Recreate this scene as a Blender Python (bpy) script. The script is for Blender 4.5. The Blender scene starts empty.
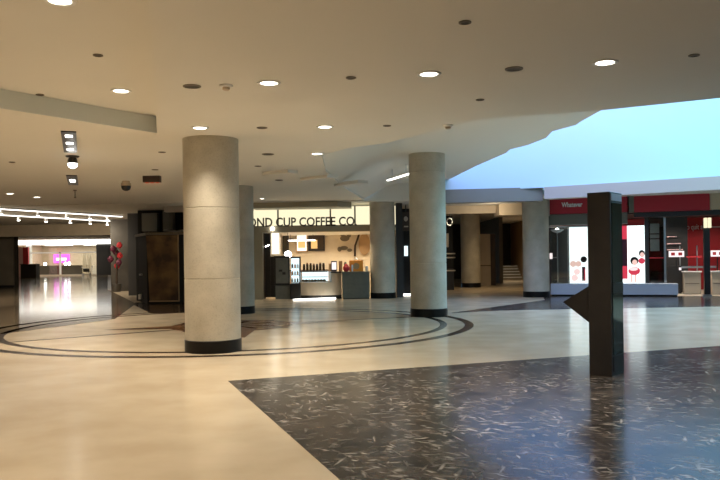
import bpy, bmesh, math, random
from mathutils import Vector, Matrix
from mathutils.geometry import tessellate_polygon
random.seed(7)
PI = math.pi
scene = bpy.context.scene
C = scene.collection
# ---------------------------------------------------------------- camera
FOC, HOR, ROLL, EYE = 750.0, 16.0, math.radians(.8), 1.6
cam_d = bpy.data.cameras.new('camera'); cam = bpy.data.objects.new('camera', cam_d); C.objects.link(cam)
cam.location = (0, 0, EYE); cam.rotation_euler = (PI/2, ROLL, 0)
cam_d.sensor_fit = 'HORIZONTAL'; cam_d.sensor_width = 36; cam_d.lens = FOC/720*36
cam_d.shift_y = HOR*math.cos(ROLL)/720; cam_d.shift_x = -HOR*math.sin(ROLL)/720
cam_d.clip_end = 300
scene.camera = cam
def uv(px, py):
    dx, dy = px-360, py-240; c, s = math.cos(ROLL), math.sin(ROLL)
    return dx*c-dy*s, dx*s+dy*c-HOR
def at(px, py, Y):                     # point at depth Y
    u, v = uv(px, py); return Vector((u/FOC*Y, Y, EYE-v/FOC*Y))
def on(px, py, z=0.):                  # point at height z
    u, v = uv(px, py); Y = (EYE-z)*FOC/v; return Vector((u/FOC*Y, Y, z))
def zz(px, py, Y): return at(px, py, Y).z
def xx(px, Y): return at(px, 255, Y).x

# ---------------------------------------------------------------- materials
def mat(name, col, rough=.6, metal=0, emit=None, es=0, spec=.5, alpha=None):
    m = bpy.data.materials.new(name); m.use_nodes = True
    b = m.node_tree.nodes['Principled BSDF']
    b.inputs['Base Color'].default_value = (*col, 1); b.inputs['Roughness'].default_value = rough
    b.inputs['Metallic'].default_value = metal; b.inputs['Specular IOR Level'].default_value = spec
    if emit: b.inputs['Emission Color'].default_value = (*emit, 1); b.inputs['Emission Strength'].default_value = es
    return m
def noisy(name, c1, c2, scale=4, rough=.6, detail=6, bump=0, r2=None, spec=.5, lo=.35, hi=.65, stretch=None):
    m = mat(name, c1, rough, spec=spec); nt = m.node_tree; N = nt.nodes; L = nt.links; b = N['Principled BSDF']
    tc = N.new('ShaderNodeTexCoord'); mp = N.new('ShaderNodeMapping'); n = N.new('ShaderNodeTexNoise')
    if stretch: mp.inputs['Scale'].default_value = stretch
    n.inputs['Scale'].default_value = scale; n.inputs['Detail'].default_value = detail
    r = N.new('ShaderNodeValToRGB'); r.color_ramp.elements[0].position = lo; r.color_ramp.elements[1].position = hi
    r.color_ramp.elements[0].color = (*c1, 1); r.color_ramp.elements[1].color = (*c2, 1)
    L.new(tc.outputs['Object'], mp.inputs[0]); L.new(mp.outputs[0], n.inputs['Vector']); L.new(n.outputs['Fac'], r.inputs[0])
    L.new(r.outputs[0], b.inputs['Base Color'])
    if r2 is not None:
        mr = N.new('ShaderNodeMapRange'); mr.inputs['To Min'].default_value = rough; mr.inputs['To Max'].default_value = r2
        L.new(n.outputs['Fac'], mr.inputs['Value']); L.new(mr.outputs[0], b.inputs['Roughness'])
    if bump:
        bp = N.new('ShaderNodeBump'); bp.inputs['Strength'].default_value = bump; bp.inputs['Distance'].default_value = .01
        L.new(n.outputs['Fac'], bp.inputs['Height']); L.new(bp.outputs[0], b.inputs['Normal'])
    return m
def glass(name, col=(1, 1, 1), rough=.02, refl=.12):
    m = bpy.data.materials.new(name); m.use_nodes = True; nt = m.node_tree; N = nt.nodes; L = nt.links
    N.remove(N['Principled BSDF']); o = N['Material Output']
    t = N.new('ShaderNodeBsdfTransparent'); t.inputs[0].default_value = (*col, 1)
    g = N.new('ShaderNodeBsdfGlossy'); g.inputs['Roughness'].default_value = rough
    x = N.new('ShaderNodeMixShader'); x.inputs[0].default_value = refl
    L.new(t.outputs[0], x.inputs[1]); L.new(g.outputs[0], x.inputs[2]); L.new(x.outputs[0], o.inputs[0])
    return m
def emat(name, col, s): return mat(name, (.02, .02, .02), .5, emit=col, es=s)

M = {}
M['cream'] = noisy('polished cream terrazzo', (.62, .50, .35), (.70, .58, .42), 1.3, .13, 8, r2=.24, spec=.55)
M['ceil'] = noisy('ceiling paint', (.77, .74, .67), (.79, .76, .69), .6, .8)
M['ceil_grey'] = mat('grey white ceiling paint', (.80, .77, .70), .8)
M['step_daylit'] = mat('coffer step with daylight tint', (.70, .74, .72), .7)  # cool daylight on the coffer step, painted in as its colour
M['white'] = mat('white paint', (.82, .82, .80), .6)
M['atrium'] = mat('white atrium wall with daylight blue', (.60, .79, .92), .8)  # white wall; the blue of the daylight is put into its colour
M['beam_grey'] = mat('darker grey fascia', (.20, .19, .165), .6)  # darker grey than the pale fascia beside it
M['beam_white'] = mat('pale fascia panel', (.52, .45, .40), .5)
M['black'] = mat('black paint', (.012, .012, .013), .35)
M['matte_black'] = mat('matte black', (.008, .0075, .007), .8)
M['dark'] = noisy('dark brown wall', (.035, .028, .02), (.05, .04, .028), 2, .6)
M['dark2'] = mat('charcoal wall', (.03, .028, .027), .6)
M['taupe'] = noisy('taupe wall', (.15, .125, .09), (.18, .15, .11), 2, .6)
M['olive'] = mat('olive grey panel', (.16, .155, .125), .45)
M['greygreen'] = noisy('grey green laminate', (.11, .115, .10), (.13, .135, .115), 8, .45)
M['beige'] = noisy('beige panel', (.50, .41, .29), (.55, .45, .33), 3, .5)
M['lightbeige'] = mat('light beige cabinet', (.62, .54, .42), .5)
M['lightcream'] = noisy('cream wall', (.66, .58, .46), (.70, .62, .5), 3, .6)
M['khaki'] = mat('khaki fascia', (.34, .30, .21), .5)
M['red'] = mat('crimson panel', (.46, .016, .035), .4)
M['redwall'] = mat('red wall', (.42, .012, .018), .5)
M['redprint'] = mat('red print', (.55, .03, .04), .6)
M['maroon'] = mat('maroon print', (.12, .015, .04), .6)
M['blueplanter'] = mat('pale blue grey panel', (.62, .68, .80), .45)
M['steel'] = mat('brushed steel', (.5, .5, .5), .3, 1)
M['base'] = mat('black stone column base', (.005, .0045, .004), .35, spec=.3)
M['skin'] = mat('printed skin tone', (.70, .38, .28), .6)
M['hair'] = mat('printed dark hair', (.03, .015, .012), .6)
M['pinkprint'] = mat('pale pink print', (.85, .55, .55), .6)
M['wood'] = noisy('mottled brown board', (.20, .115, .04), (.055, .028, .012), 1.6, .5, 4, lo=.4, hi=.62)
M['kiosk'] = noisy('dark bronze sheet', (.028, .025, .024), (.034, .030, .028), 5, .38)
M['screen'] = noisy('dark screen glass', (.008, .016, .013), (.018, .038, .030), 2.5, .06, spec=.8, stretch=(1, 1, .6))
M['orange'] = mat('orange card', (.95, .34, .04), .5)
M['tan'] = mat('tan board', (.42, .27, .14), .6)
M['brown'] = mat('brown letters', (.05, .03, .018), .5)
M['bag'] = mat('brown paper', (.25, .14, .07), .7)
M['glass'] = glass('clear glass', (.96, .98, .97), refl=.08)
M['darkglass'] = glass('smoked glass', (.25, .27, .27), refl=.10)
M['jar'] = mat('dark glass jar', (.04, .025, .015), .15)
M['lamp_warm'] = emat('warm lamp lens', (1, .93, .78), 9)
M['lamp_white'] = emat('white lamp lens', (1, .97, .90), 9)
M['tube'] = emat('linear light', (1, .96, .88), 3.5)
M['bandlight'] = emat('lit white fascia', (1, .97, .90), 2.6)
M['signlight'] = emat('cream backlit sign', (1, .90, .60), .80)
M['posterlight'] = emat('backlit white poster', (.88, 1, 1), 1.25)
M['posterred'] = emat('backlit red print', (.9, .05, .1), .55)
M['posterskin'] = emat('backlit skin print', (.95, .62, .55), .75)
M['posterpink'] = emat('backlit pink print', (1, .7, .7), .9)
M['magenta'] = emat('magenta neon panel', (1, .1, .85), 1.6)
M['menuglow'] = emat('lit menu panel', (1, .92, .75), 1.3)
M['menuglow2'] = emat('amber menu picture', (1, .55, .18), .8)
M['caseglow'] = emat('cool case light', (.75, .95, 1), 1.2)
M['exitred'] = emat('red lit letters', (1, .16, .05), .5)
M['screenwhite'] = emat('white lit screen', (1, .85, .85), .9)

def marble():
    m = mat('dark fossil marble', (.02, .02, .02), .17, spec=.12); nt = m.node_tree; N = nt.nodes; L = nt.links; b = N['Principled BSDF']
    tc = N.new('ShaderNodeTexCoord')
    def mapping(sc, rz):
        mp = N.new('ShaderNodeMapping'); mp.vector_type = 'TEXTURE'; mp.inputs['Scale'].default_value = tuple(1/q for q in sc); mp.inputs['Rotation'].default_value = (0, 0, rz)
        L.new(tc.outputs['Object'], mp.inputs[0]); return mp
    def ramp(src, a, bq, ca=(0, 0, 0), cb=(1, 1, 1)):
        r = N.new('ShaderNodeValToRGB'); r.color_ramp.elements[0].position = a; r.color_ramp.elements[1].position = bq
        r.color_ramp.elements[0].color = (*ca, 1); r.color_ramp.elements[1].color = (*cb, 1); L.new(src, r.inputs[0]); return r
    base = N.new('ShaderNodeTexNoise'); base.inputs['Scale'].default_value = 3.2; base.inputs['Detail'].default_value = 9; base.inputs['Roughness'].default_value = .65
    L.new(mapping((1, 1, 1), .4).outputs[0], base.inputs['Vector'])
    rb = ramp(base.outputs['Fac'], .36, .70, (.016, .012, .010), (.12, .095, .08))
    fac = None
    for sc, rz, s, thr, lo in (((1, 6, 1), 1.25, 2.2, .13, .35), ((1, 7, 1), 1.95, 2.6, .13, .35), ((1, 5, 1), .7, 3.6, .15, .35), ((1, 5, 1), -.6, 4.4, .16, .35), ((1, 3, 1), .1, 8.0, .26, .35), ((1, 5, 1), 1.6, 4.0, .16, .4), ((1, 2.5, 1), 2.4, 10.0, .28, .4)):
        dn = N.new('ShaderNodeTexNoise'); dn.inputs['Scale'].default_value = 3.5; dn.inputs['Detail'].default_value = 5
        mp = mapping(sc, rz)
        mx = N.new('ShaderNodeMix'); mx.data_type = 'VECTOR'; mx.inputs['Factor'].default_value = .3
        L.new(mp.outputs[0], dn.inputs['Vector']); L.new(mp.outputs[0], mx.inputs['A']); L.new(dn.outputs['Color'], mx.inputs['B'])
        v = N.new('ShaderNodeTexVoronoi'); v.inputs['Scale'].default_value = s; v.inputs['Randomness'].default_value = 1
        L.new(mx.outputs['Result'], v.inputs['Vector'])
        r = ramp(v.outputs['Distance'], thr*.5, thr*1.5, (1, 1, 1), (0, 0, 0))
        cm = N.new('ShaderNodeSeparateColor'); L.new(v.outputs['Color'], cm.inputs[0])
        k = ramp(cm.outputs[0], lo, 1.0)
        ml = N.new('ShaderNodeMath'); ml.operation = 'MULTIPLY'; L.new(r.outputs[0], ml.inputs[0]); L.new(k.outputs[0], ml.inputs[1])
        if fac is None: fac = ml
        else:
            a = N.new('ShaderNodeMath'); a.operation = 'MAXIMUM'; L.new(fac.outputs[0], a.inputs[0]); L.new(ml.outputs[0], a.inputs[1]); fac = a
    vein = N.new('ShaderNodeTexNoise'); vein.inputs['Scale'].default_value = 1.6; vein.inputs['Detail'].default_value = 7; vein.inputs['Distortion'].default_value = 1.3
    L.new(mapping((1, 1.8, 1), .2).outputs[0], vein.inputs['Vector'])
    sub = N.new('ShaderNodeMath'); sub.operation = 'SUBTRACT'; sub.inputs[1].default_value = .5; L.new(vein.outputs['Fac'], sub.inputs[0])
    ab = N.new('ShaderNodeMath'); ab.operation = 'ABSOLUTE'; L.new(sub.outputs[0], ab.inputs[0])
    rv = ramp(ab.outputs[0], .0, .02, (.10, .10, .10), (0, 0, 0))
    a = N.new('ShaderNodeMath'); a.operation = 'MAXIMUM'; L.new(fac.outputs[0], a.inputs[0]); L.new(rv.outputs[0], a.inputs[1])
    cl = N.new('ShaderNodeTexNoise'); cl.inputs['Scale'].default_value = .9; cl.inputs['Detail'].default_value = 5; L.new(mapping((1, 1.5, 1), .8).outputs[0], cl.inputs['Vector'])
    rc = ramp(cl.outputs['Fac'], .38, .64, (.12, .12, .12), (1, 1, 1))
    a2 = N.new('ShaderNodeMath'); a2.operation = 'MULTIPLY'; L.new(a.outputs[0], a2.inputs[0]); L.new(rc.outputs[0], a2.inputs[1]); a = a2
    mix = N.new('ShaderNodeMix'); mix.data_type = 'RGBA'; L.new(a.outputs[0], mix.inputs['Factor']); L.new(rb.outputs[0], mix.inputs['A'])
    mix.inputs['B'].default_value = (.62, .57, .52, 1); L.new(mix.outputs['Result'], b.inputs['Base Color'])
    return m
M['marble'] = marble()
M['inlay'] = noisy('dark brown marble inlay', (.035, .022, .014), (.07, .045, .03), 3, .2)
M['star'] = noisy('red brown marble inlay', (.13, .045, .018), (.20, .08, .035), 3, .2)
M['starlight'] = noisy('gold marble inlay', (.34, .17, .075), (.40, .22, .10), 3, .2)
def tiles(name, c1, c2, mort, sc, rough):
    m = mat(name, c1, rough); nt = m.node_tree; N = nt.nodes; L = nt.links; b = N['Principled BSDF']
    tc = N.new('ShaderNodeTexCoord'); mp = N.new('ShaderNodeMapping'); mp.inputs['Rotation'].default_value = (0, 0, .33)
    t = N.new('ShaderNodeTexBrick'); t.offset = 0; t.inputs['Color1'].default_value = (*c1, 1); t.inputs['Color2'].default_value = (*c2, 1)
    t.inputs['Mortar'].default_value = (*mort, 1); t.inputs['Scale'].default_value = sc; t.inputs['Brick Width'].default_value = 1; t.inputs['Row Height'].default_value = 1
    t.inputs['Mortar Size'].default_value = .015
    L.new(tc.outputs['Object'], mp.inputs[0]); L.new(mp.outputs[0], t.inputs['Vector']); L.new(t.outputs['Color'], b.inputs['Base Color'])
    return m
M['tiles'] = tiles('corridor stone tile', (.20, .15, .10), (.27, .21, .14), (.06, .045, .03), .8, .10)
def concrete():
    m = noisy('board marked concrete', (.43, .39, .31), (.53, .49, .40), 2.2, .75, 9, bump=.25)
    nt = m.node_tree; N = nt.nodes; L = nt.links; b = N['Principled BSDF']; src = b.inputs['Base Color'].links[0].from_socket
    tc = N.new('ShaderNodeTexCoord'); n = N.new('ShaderNodeTexNoise'); n.inputs['Scale'].default_value = 38; n.inputs['Detail'].default_value = 3
    L.new(tc.outputs['Object'], n.inputs['Vector'])
    r = N.new('ShaderNodeValToRGB'); r.color_ramp.elements[0].position = .25; r.color_ramp.elements[1].position = .5
    r.color_ramp.elements[0].color = (.84, .84, .84, 1); r.color_ramp.elements[1].color = (1, 1, 1, 1); L.new(n.outputs['Fac'], r.inputs[0])
    mx = N.new('ShaderNodeMix'); mx.data_type = 'RGBA'; mx.blend_type = 'MULTIPLY'; mx.inputs['Factor'].default_value = 1
    L.new(src, mx.inputs['A']); L.new(r.outputs[0], mx.inputs['B']); L.new(mx.outputs['Result'], b.inputs['Base Color'])
    return m
M['concrete'] = concrete()

# ---------------------------------------------------------------- mesh helpers
class MB:
    def __init__(s): s.bm = bmesh.new(); s.mats = []; s.smooth = False
    def mi(s, m):
        m = M[m] if isinstance(m, str) else m
        if m not in s.mats: s.mats.append(m)
        return s.mats.index(m)
    def faces(s, vs, fs, m, smooth=False):
        k = s.mi(m); v = [s.bm.verts.new(p) for p in vs]
        for f in fs:
            try: q = s.bm.faces.new([v[i] for i in f])
            except ValueError: continue
            q.material_index = k; q.smooth = smooth
        return s
    def box(s, x0, x1, y0, y1, z0, z1, m, bev=0):
        if bev:
            bb = bmesh.new(); bmesh.ops.create_cube(bb, size=1)
            for v in bb.verts: v.co = Vector(((x0+x1)/2+v.co.x*(x1-x0), (y0+y1)/2+v.co.y*(y1-y0), (z0+z1)/2+v.co.z*(z1-z0)))
            bmesh.ops.bevel(bb, geom=list(bb.edges), offset=bev, segments=2, affect='EDGES', profile=.6)
            bb.verts.index_update()
            s.faces([v.co.copy() for v in bb.verts], [[v.index for v in f.verts] for f in bb.faces], m); bb.free(); return s
        vs = [(x, y, z) for z in (z0, z1) for y in (y0, y1) for x in (x0, x1)]
        return s.faces(vs, [(0, 2, 3, 1), (4, 5, 7, 6), (0, 1, 5, 4), (2, 6, 7, 3), (0, 4, 6, 2), (1, 3, 7, 5)], m)
    def prism(s, poly, z0, z1, m, holes=(), top=True):
        loops = [[Vector((p[0], p[1], 0)) for p in poly]]+[[Vector((p[0], p[1], 0)) for p in h] for h in holes]
        tris = tessellate_polygon(loops); flat = [p for l in loops for p in l]; n = len(flat)
        vs = [(p.x, p.y, z0) for p in flat]+[(p.x, p.y, z1) for p in flat]
        fs = [tuple(t) for t in tris]+([tuple(i+n for i in t) for t in tris] if top else [])
        o = 0
        for l in loops:
            k = len(l)
            for i in range(k): j = (i+1) % k; fs.append((o+i, o+j, o+j+n, o+i+n))
            o += k
        return s.faces(vs, fs, m)
    def xprism(s, poly, x0, x1, m):          # poly of (y, z), extruded along x
        n = len(poly); vs = [(x0, y, z) for y, z in poly]+[(x1, y, z) for y, z in poly]
        fs = [tuple(range(n)), tuple(range(2*n-1, n-1, -1))]+[(i, (i+1) % n, (i+1) % n+n, i+n) for i in range(n)]
        return s.faces(vs, fs, m)
    def yprism(s, poly, y0, y1, m):          # poly of (x, z), extruded along y
        n = len(poly); vs = [(x, y0, z) for x, z in poly]+[(x, y1, z) for x, z in poly]
        fs = [tuple(range(n)), tuple(range(2*n-1, n-1, -1))]+[(i, (i+1) % n, (i+1) % n+n, i+n) for i in range(n)]
        return s.faces(vs, fs, m)
    def disc(s, x, z, rx, rz, y0, y1, m, n=20):
        return s.yprism([(x+rx*math.cos(2*PI*i/n), z+rz*math.sin(2*PI*i/n)) for i in range(n)], y0, y1, m)
    def lathe(s, prof, m, x=0, y=0, z=0, n=48, smooth=True):
        vs = []; fs = []
        for r, h in prof:
            for i in range(n): a = 2*PI*i/n; vs.append((x+r*math.cos(a), y+r*math.sin(a), z+h))
        for k in range(len(prof)-1):
            for i in range(n): j = (i+1) % n; fs.append((k*n+i, k*n+j, (k+1)*n+j, (k+1)*n+i))
        fs.append(tuple(range(n-1, -1, -1))); fs.append(tuple((len(prof)-1)*n+i for i in range(n)))
        return s.faces(vs, fs, m, smooth)
    def tube(s, pts, r, m, n=8):
        pts = [Vector(p) for p in pts]; vs = []; fs = []
        for k, p in enumerate(pts):
            d = (pts[min(k+1, len(pts)-1)]-pts[max(k-1, 0)]).normalized()
            u = d.cross(Vector((0, 0, 1)) if abs(d.z) < .9 else Vector((1, 0, 0))).normalized(); w = d.cross(u)
            for i in range(n): a = 2*PI*i/n; vs.append(p+r*(u*math.cos(a)+w*math.sin(a)))
        for k in range(len(pts)-1):
            for i in range(n): j = (i+1) % n; fs.append((k*n+i, k*n+j, (k+1)*n+j, (k+1)*n+i))
        fs.append(tuple(range(n-1, -1, -1))); fs.append(tuple((len(pts)-1)*n+i for i in range(n)))
        return s.faces(vs, fs, m, True)
    def text(s, txt, size, m, x, y, z, depth=.02, align='LEFT', width=None, bold=0.):   # stands upright facing -y
        cu = bpy.data.curves.new('t', 'FONT'); cu.body = txt; cu.size = size; cu.extrude = depth/2; cu.align_x = align; cu.resolution_u = 3; cu.offset = bold
        ob = bpy.data.objects.new('t', cu); C.objects.link(ob); dg = bpy.context.evaluated_depsgraph_get(); dg.update()
        me = bpy.data.meshes.new_from_object(ob.evaluated_get(dg))
        xs = [v.co.x for v in me.vertices]; k = (width/(max(xs)-min(xs))) if width else 1; x0 = min(xs)
        s.faces([(x+((v.co.x-x0)*k if width else v.co.x), y-v.co.z, z+v.co.y) for v in me.vertices], [tuple(p.vertices) for p in me.polygons], m)
        bpy.data.objects.remove(ob); bpy.data.meshes.remove(me); bpy.data.curves.remove(cu)
        return s
    def obj(s, name, parent=None, loc=(0, 0, 0), rz=0):
        bmesh.ops.recalc_face_normals(s.bm, faces=s.bm.faces)
        for e in s.bm.edges:
            if len(e.link_faces) == 2 and e.calc_face_angle(0) > .6: e.smooth = False
        me = bpy.data.meshes.new(name); s.bm.to_mesh(me); s.bm.free()
        for m in s.mats: me.materials.append(m)
        o = bpy.data.objects.new(name, me); C.objects.link(o); o.location = loc; o.rotation_euler = (0, 0, rz)
        if parent: o.parent = parent
        return o
def tag(o, label, cat, group=None):
    o['label'] = label; o['category'] = cat
    if group: o['group'] = group
    return o
def thing(name, label, cat, loc=(0, 0, 0), rz=0, group=None):
    o = bpy.data.objects.new(name, None); C.objects.link(o); o.location = loc; o.rotation_euler = (0, 0, rz); o.empty_display_size = .2
    return tag(o, label, cat, group)
def struct(mb, name, loc=(0, 0, 0), rz=0, parent=None):
    o = mb.obj(name, parent, loc, rz)
    if not parent: o['kind'] = 'structure'
    return o
def dup(root, loc, label=None, group=None, rz=None):
    r = root.copy(); C.objects.link(r); r.location = loc
    if rz is not None: r.rotation_euler = (0, 0, rz)
    if label: r['label'] = label
    if group: r['group'] = group
    for ch in list(root.children):
        if ch.type == 'LIGHT': continue
        c = ch.copy(); C.objects.link(c); c.parent = r
        for g in ch.children: d = g.copy(); C.objects.link(d); d.parent = c
    return r
def spot(loc, watts, col=(1, .80, .56), angle=130, blend=1., rad=.08, aim=None):
    d = bpy.data.lights.new('spot_light', 'SPOT'); d.energy = watts; d.color = col; d.spot_size = math.radians(angle); d.spot_blend = blend; d.shadow_soft_size = rad
    o = bpy.data.objects.new('spot_light', d); C.objects.link(o); o.location = loc
    if aim is not None: o.rotation_euler = (Vector(aim)-Vector(loc)).to_track_quat('-Z', 'Y').to_euler()
    return o
def area(loc, watts, sx, sy, col=(1, 1, 1), aim=None, spread=180):
    d = bpy.data.lights.new('area_light', 'AREA'); d.shape = 'RECTANGLE'; d.size = sx; d.size_y = sy; d.energy = watts; d.color = col; d.spread = math.radians(spread)
    o = bpy.data.objects.new('area_light', d); C.objects.link(o); o.location = loc
    if aim is not None: o.rotation_euler = (Vector(aim)-Vector(loc)).to_track_quat('-Z', 'Y').to_euler()
    return o

H, HR = 3.65, 4.24          # main and raised ceiling heights
WARM = (1, .87, .69)
# ---------------------------------------------------------------- setting
struct(MB().prism([(-46, -8), (19, -8), (19, 54), (-46, 90)], -.2, 0, 'cream'), 'floor')
tn = [0]
def trim(mb, loc=(0, 0, 0), rz=0):
    tn[0] += 1; return struct(mb, 'trim_%d' % tn[0], loc, rz)
# dark marble fields
c0, c1, c2 = on(228, 381), on(720, 346), on(340, 480)
v2 = (c1-c0).normalized(); v1 = (c2-c0).normalized()
q1, q2 = c0+v2*18, c0+v1*18
trim(MB().prism([c0[:2], q1[:2], (q1+v1*18)[:2], q2[:2]], 0, .003, 'marble'))
w = [on(451, 313), on(545, 300), (6.9, 28.6), (11.3, 27.2), (18.5, 24.6), (18.5, 24.4), on(720, 306.5), on(500, 310.5)]
trim(MB().prism([tuple(p[:2]) for p in w], 0, .003, 'marble'))
w = [on(-6, 335), on(60, 326.5), on(115, 319), on(134, 305), (-8.3, 27.5), (-13.5, 40), (-25.6, 76), (-36, 76), (-21, 46), (-30, 45.5), (-30, 14)]
trim(MB().prism([tuple(p[:2]) for p in w], 0, .003, 'tiles'))
w = [on(133, 304.5), on(151, 313.5), on(196, 312.5), (-5.2, 27.5), (-8.3, 27.6)]
trim(MB().prism([tuple(p[:2]) for p in w], 0, .0035, 'inlay'))
# double ring with compass star
RC = Vector((-3.05, 17.75, 0))
def ring(r0, r1, z, m, a0=0, a1=2*PI, n=96):
    ins = [(RC.x+r0*math.cos(a0+(a1-a0)*i/n), RC.y+r0*math.sin(a0+(a1-a0)*i/n)) for i in range(n+1)]
    out = [(RC.x+r1*math.cos(a0+(a1-a0)*i/n), RC.y+r1*math.sin(a0+(a1-a0)*i/n)) for i in range(n+1)]
    mb = MB(); vs = [(*p, 0) for p in ins]+[(*p, 0) for p in out]+[(*p, z) for p in ins]+[(*p, z) for p in out]; k = n+1; fs = []
    for i in range(n):
        fs += [(2*k+i, 2*k+i+1, 3*k+i+1, 3*k+i), (i, i+1, 2*k+i+1, 2*k+i), (k+i, k+i+1, 3*k+i+1, 3*k+i)]
    return mb.faces(vs, fs, m)
RO, RI = 5.62, 5.02
trim(ring(RO-.17, RO+.03, .003, 'inlay')); trim(ring(RI-.13, RI+.03, .003, 'inlay'))
mb = MB()
for k in range(8):
    a = .25+k*PI/4; L = 2.9 if k % 2 == 0 else 1.7; wd = .50 if k % 2 == 0 else .42
    d = Vector((math.cos(a), math.sin(a), 0)); n_ = Vector((-d.y, d.x, 0))
    t = RC+d*L; l = RC+d*.9+n_*wd; r = RC+d*.9-n_*wd
    for (p, q) in ((l, 'star'), (r, 'starlight')):
        mb.faces([(RC.x, RC.y, .004), (p.x, p.y, .004), (t.x, t.y, .004)], [(0, 1, 2)], q)
trim(mb)
trim(ring(1.25, 1.45, .003, 'star', n=64))
mb = MB()
for a in (PI*1.21, PI*.12):
    d = Vector((math.cos(a), math.sin(a), 0)); n_ = Vector((-d.y, d.x, 0))*.05
    mb.prism([(RC+d*1.45+n_)[:2], (RC+d*4.9+n_)[:2], (RC+d*4.9-n_)[:2], (RC+d*1.45-n_)[:2]], 0, .003, 'inlay')
trim(mb)

# main ceiling with a coffer on the left and the atrium cut on the right
A, B = on(0, 108, H), on(157, 133, H)
lid = zz(157, 117, B.y)
ab = (A-B).normalized(); A2 = B+ab*9.5
hole = [B[:2], A2[:2], (A2.x-1, 1.2), tuple((B+(on(156, 117, H)-B)*((B.y-1.2)/(B.y-on(156, 117, H).y)))[:2])]
hole = [tuple(p) for p in hole]
P = [on(720, 98, H), on(605, 110, H), on(480, 119, H), on(440, 129.5, H), on(386, 143, H), on(348, 148, H), Vector((-.75, 15.2, H)), Vector((-.8, 18, H)), Vector((-.5, 22, H))]
dR = (P[0]-P[1]).normalized(); PR = P[0]+dR*14
out = [(PR.x, -8), PR[:2]]+[p[:2] for p in P]+[(.2, 27.6), (-12.3, 39.2), (-24.3, 77), (-46, 77), (-46, 45), (-30, 45), (-30, -8)]
out = [tuple(p) for p in out]
struct(MB().prism(out, H, H+.6, 'ceil', holes=[hole]), 'ceiling')
trim(MB().prism([(hole[0][0]+.2, hole[0][1]+.2), (A2.x-.5, A2.y), (A2.x-1.5, 1.0), (-.2, 1.0)], lid, lid+.1, 'ceil'))
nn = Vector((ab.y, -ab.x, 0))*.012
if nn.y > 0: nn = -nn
trim(MB().prism([(B+ab*.012)[:2], A2[:2], (A2+nn)[:2], (B+ab*.012+nn)[:2]], H-.004, lid-.002, 'step_daylit'))
# raised ceiling around the atrium: slopes up from the left, ends in a notched edge on the right
Z = [(605, 109), (600, 111), (581, 121.5), (576, 125), (552, 131.5), (546, 138), (528, 145), (510, 149.5), (506, 153), (476, 166), (448, 180), (440, 184)]
R_ = [on(a, b, HR) for a, b in Z]
def spline(pts, n=5):
    r = []
    for i in range(len(pts)-1):
        a, b, c, d = pts[max(i-1, 0)], pts[i], pts[i+1], pts[min(i+2, len(pts)-1)]
        for k in range(n):
            t = k/n; r.append(.5*((2*b)+(c-a)*t+(2*a-5*b+4*c-d)*t*t+(3*b-a-3*c+d)*t**3))
    return r+[pts[-1]]
Lc = spline([P[4], P[5], Vector((-.75, 15.2, H)), Vector((-.8, 18, H)), Vector((-.5, 22, H)), Vector((.2, 27.6, H))])
Mc = spline([Vector((1.9, 15.3, HR)), Vector((1.5, 16.2, HR)), Vector((1.05, 17.2, HR)), Vector((.9, 18.6, HR)), Vector((1.0, 21.5, HR)), Vector((1.4, 27.6, HR))])
F0, F1 = Vector((1.9, 13.4, HR)), Vector((4.2, 12.2, HR))
mb = MB(); nl = len(Lc); vs = []; fs = []
for k in range(9):
    t = k/8; e = t*t*(3-2*t)
    for a_, b_ in zip(Lc, Mc): q = (a_+Vector((-.3, -.25, 0))).lerp(b_, t); q.z = H+.012+(HR-H-.012)*e; vs.append(tuple(q))
for k in range(8):
    for i in range(nl-1): fs.append((k*nl+i, k*nl+i+1, (k+1)*nl+i+1, (k+1)*nl+i))
mb.faces(vs, fs, 'ceil_grey', True)
poly = [Mc[0], F0, F1]+R_+[Vector((2.9, 27.6, HR))]+Mc[:0:-1]
mb.prism([tuple(p[:2]) for p in poly], HR, HR+.15, 'ceil_grey')
mb.faces([tuple(P[4]), tuple(Mc[0]), tuple(F0), tuple(P[2]), tuple(F1), tuple(P[1])], [(0, 1, 2), (0, 2, 3), (3, 2, 4), (3, 4, 5)], 'ceil_grey')
mb.box(.1, 2.94, 27.5, 27.58, 3.61, 4.5, 'ceil_grey')
struct(mb, 'ceiling.001')
# stepped ribs lit on their end faces
mb = MB()
for (pa, pb) in (((262, 172), (288, 169.5)), ((300, 178), (327, 174.5)), ((334, 184), (358, 180.5))):
    a_, b_ = on(*pa, H), on(*pb, H); d = (b_-a_).normalized(); n_ = Vector((-d.y, d.x, 0))*.12
    mb.prism([(a_)[:2], (b_)[:2], (b_+n_*3)[:2], (a_+n_)[:2]], H-.07, H+.02, 'ceil_grey')
trim(mb)
# fascia beam below the atrium wall, atrium walls
K = [Vector((1.95, 26.25, 0)), Vector((2.8, 26.05, 0)), Vector((6.25, 25.55, 0)), Vector((11.6, 21.6, 0)), Vector((19, 17.2, 0))]
def wallseg(mb, a, b, t, z0, z1, m):
    d = (b-a).normalized(); n_ = Vector((-d.y, d.x, 0))*t
    return mb.prism([a[:2], b[:2], (b+n_)[:2], (a+n_)[:2]], z0, z1, m)
off = Vector((0, .0, 0))
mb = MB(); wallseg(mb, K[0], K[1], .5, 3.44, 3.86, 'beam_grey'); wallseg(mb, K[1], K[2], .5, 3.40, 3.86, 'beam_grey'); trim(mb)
K2 = Vector((6.25, 25.35, 0)); K3 = Vector((11.6, 21.9, 0)); K4 = Vector((19, 17.2, 0))
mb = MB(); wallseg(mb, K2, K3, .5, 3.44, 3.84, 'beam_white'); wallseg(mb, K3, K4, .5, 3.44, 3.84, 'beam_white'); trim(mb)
up = Vector((0, .12, 0))
mb = MB()
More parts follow.
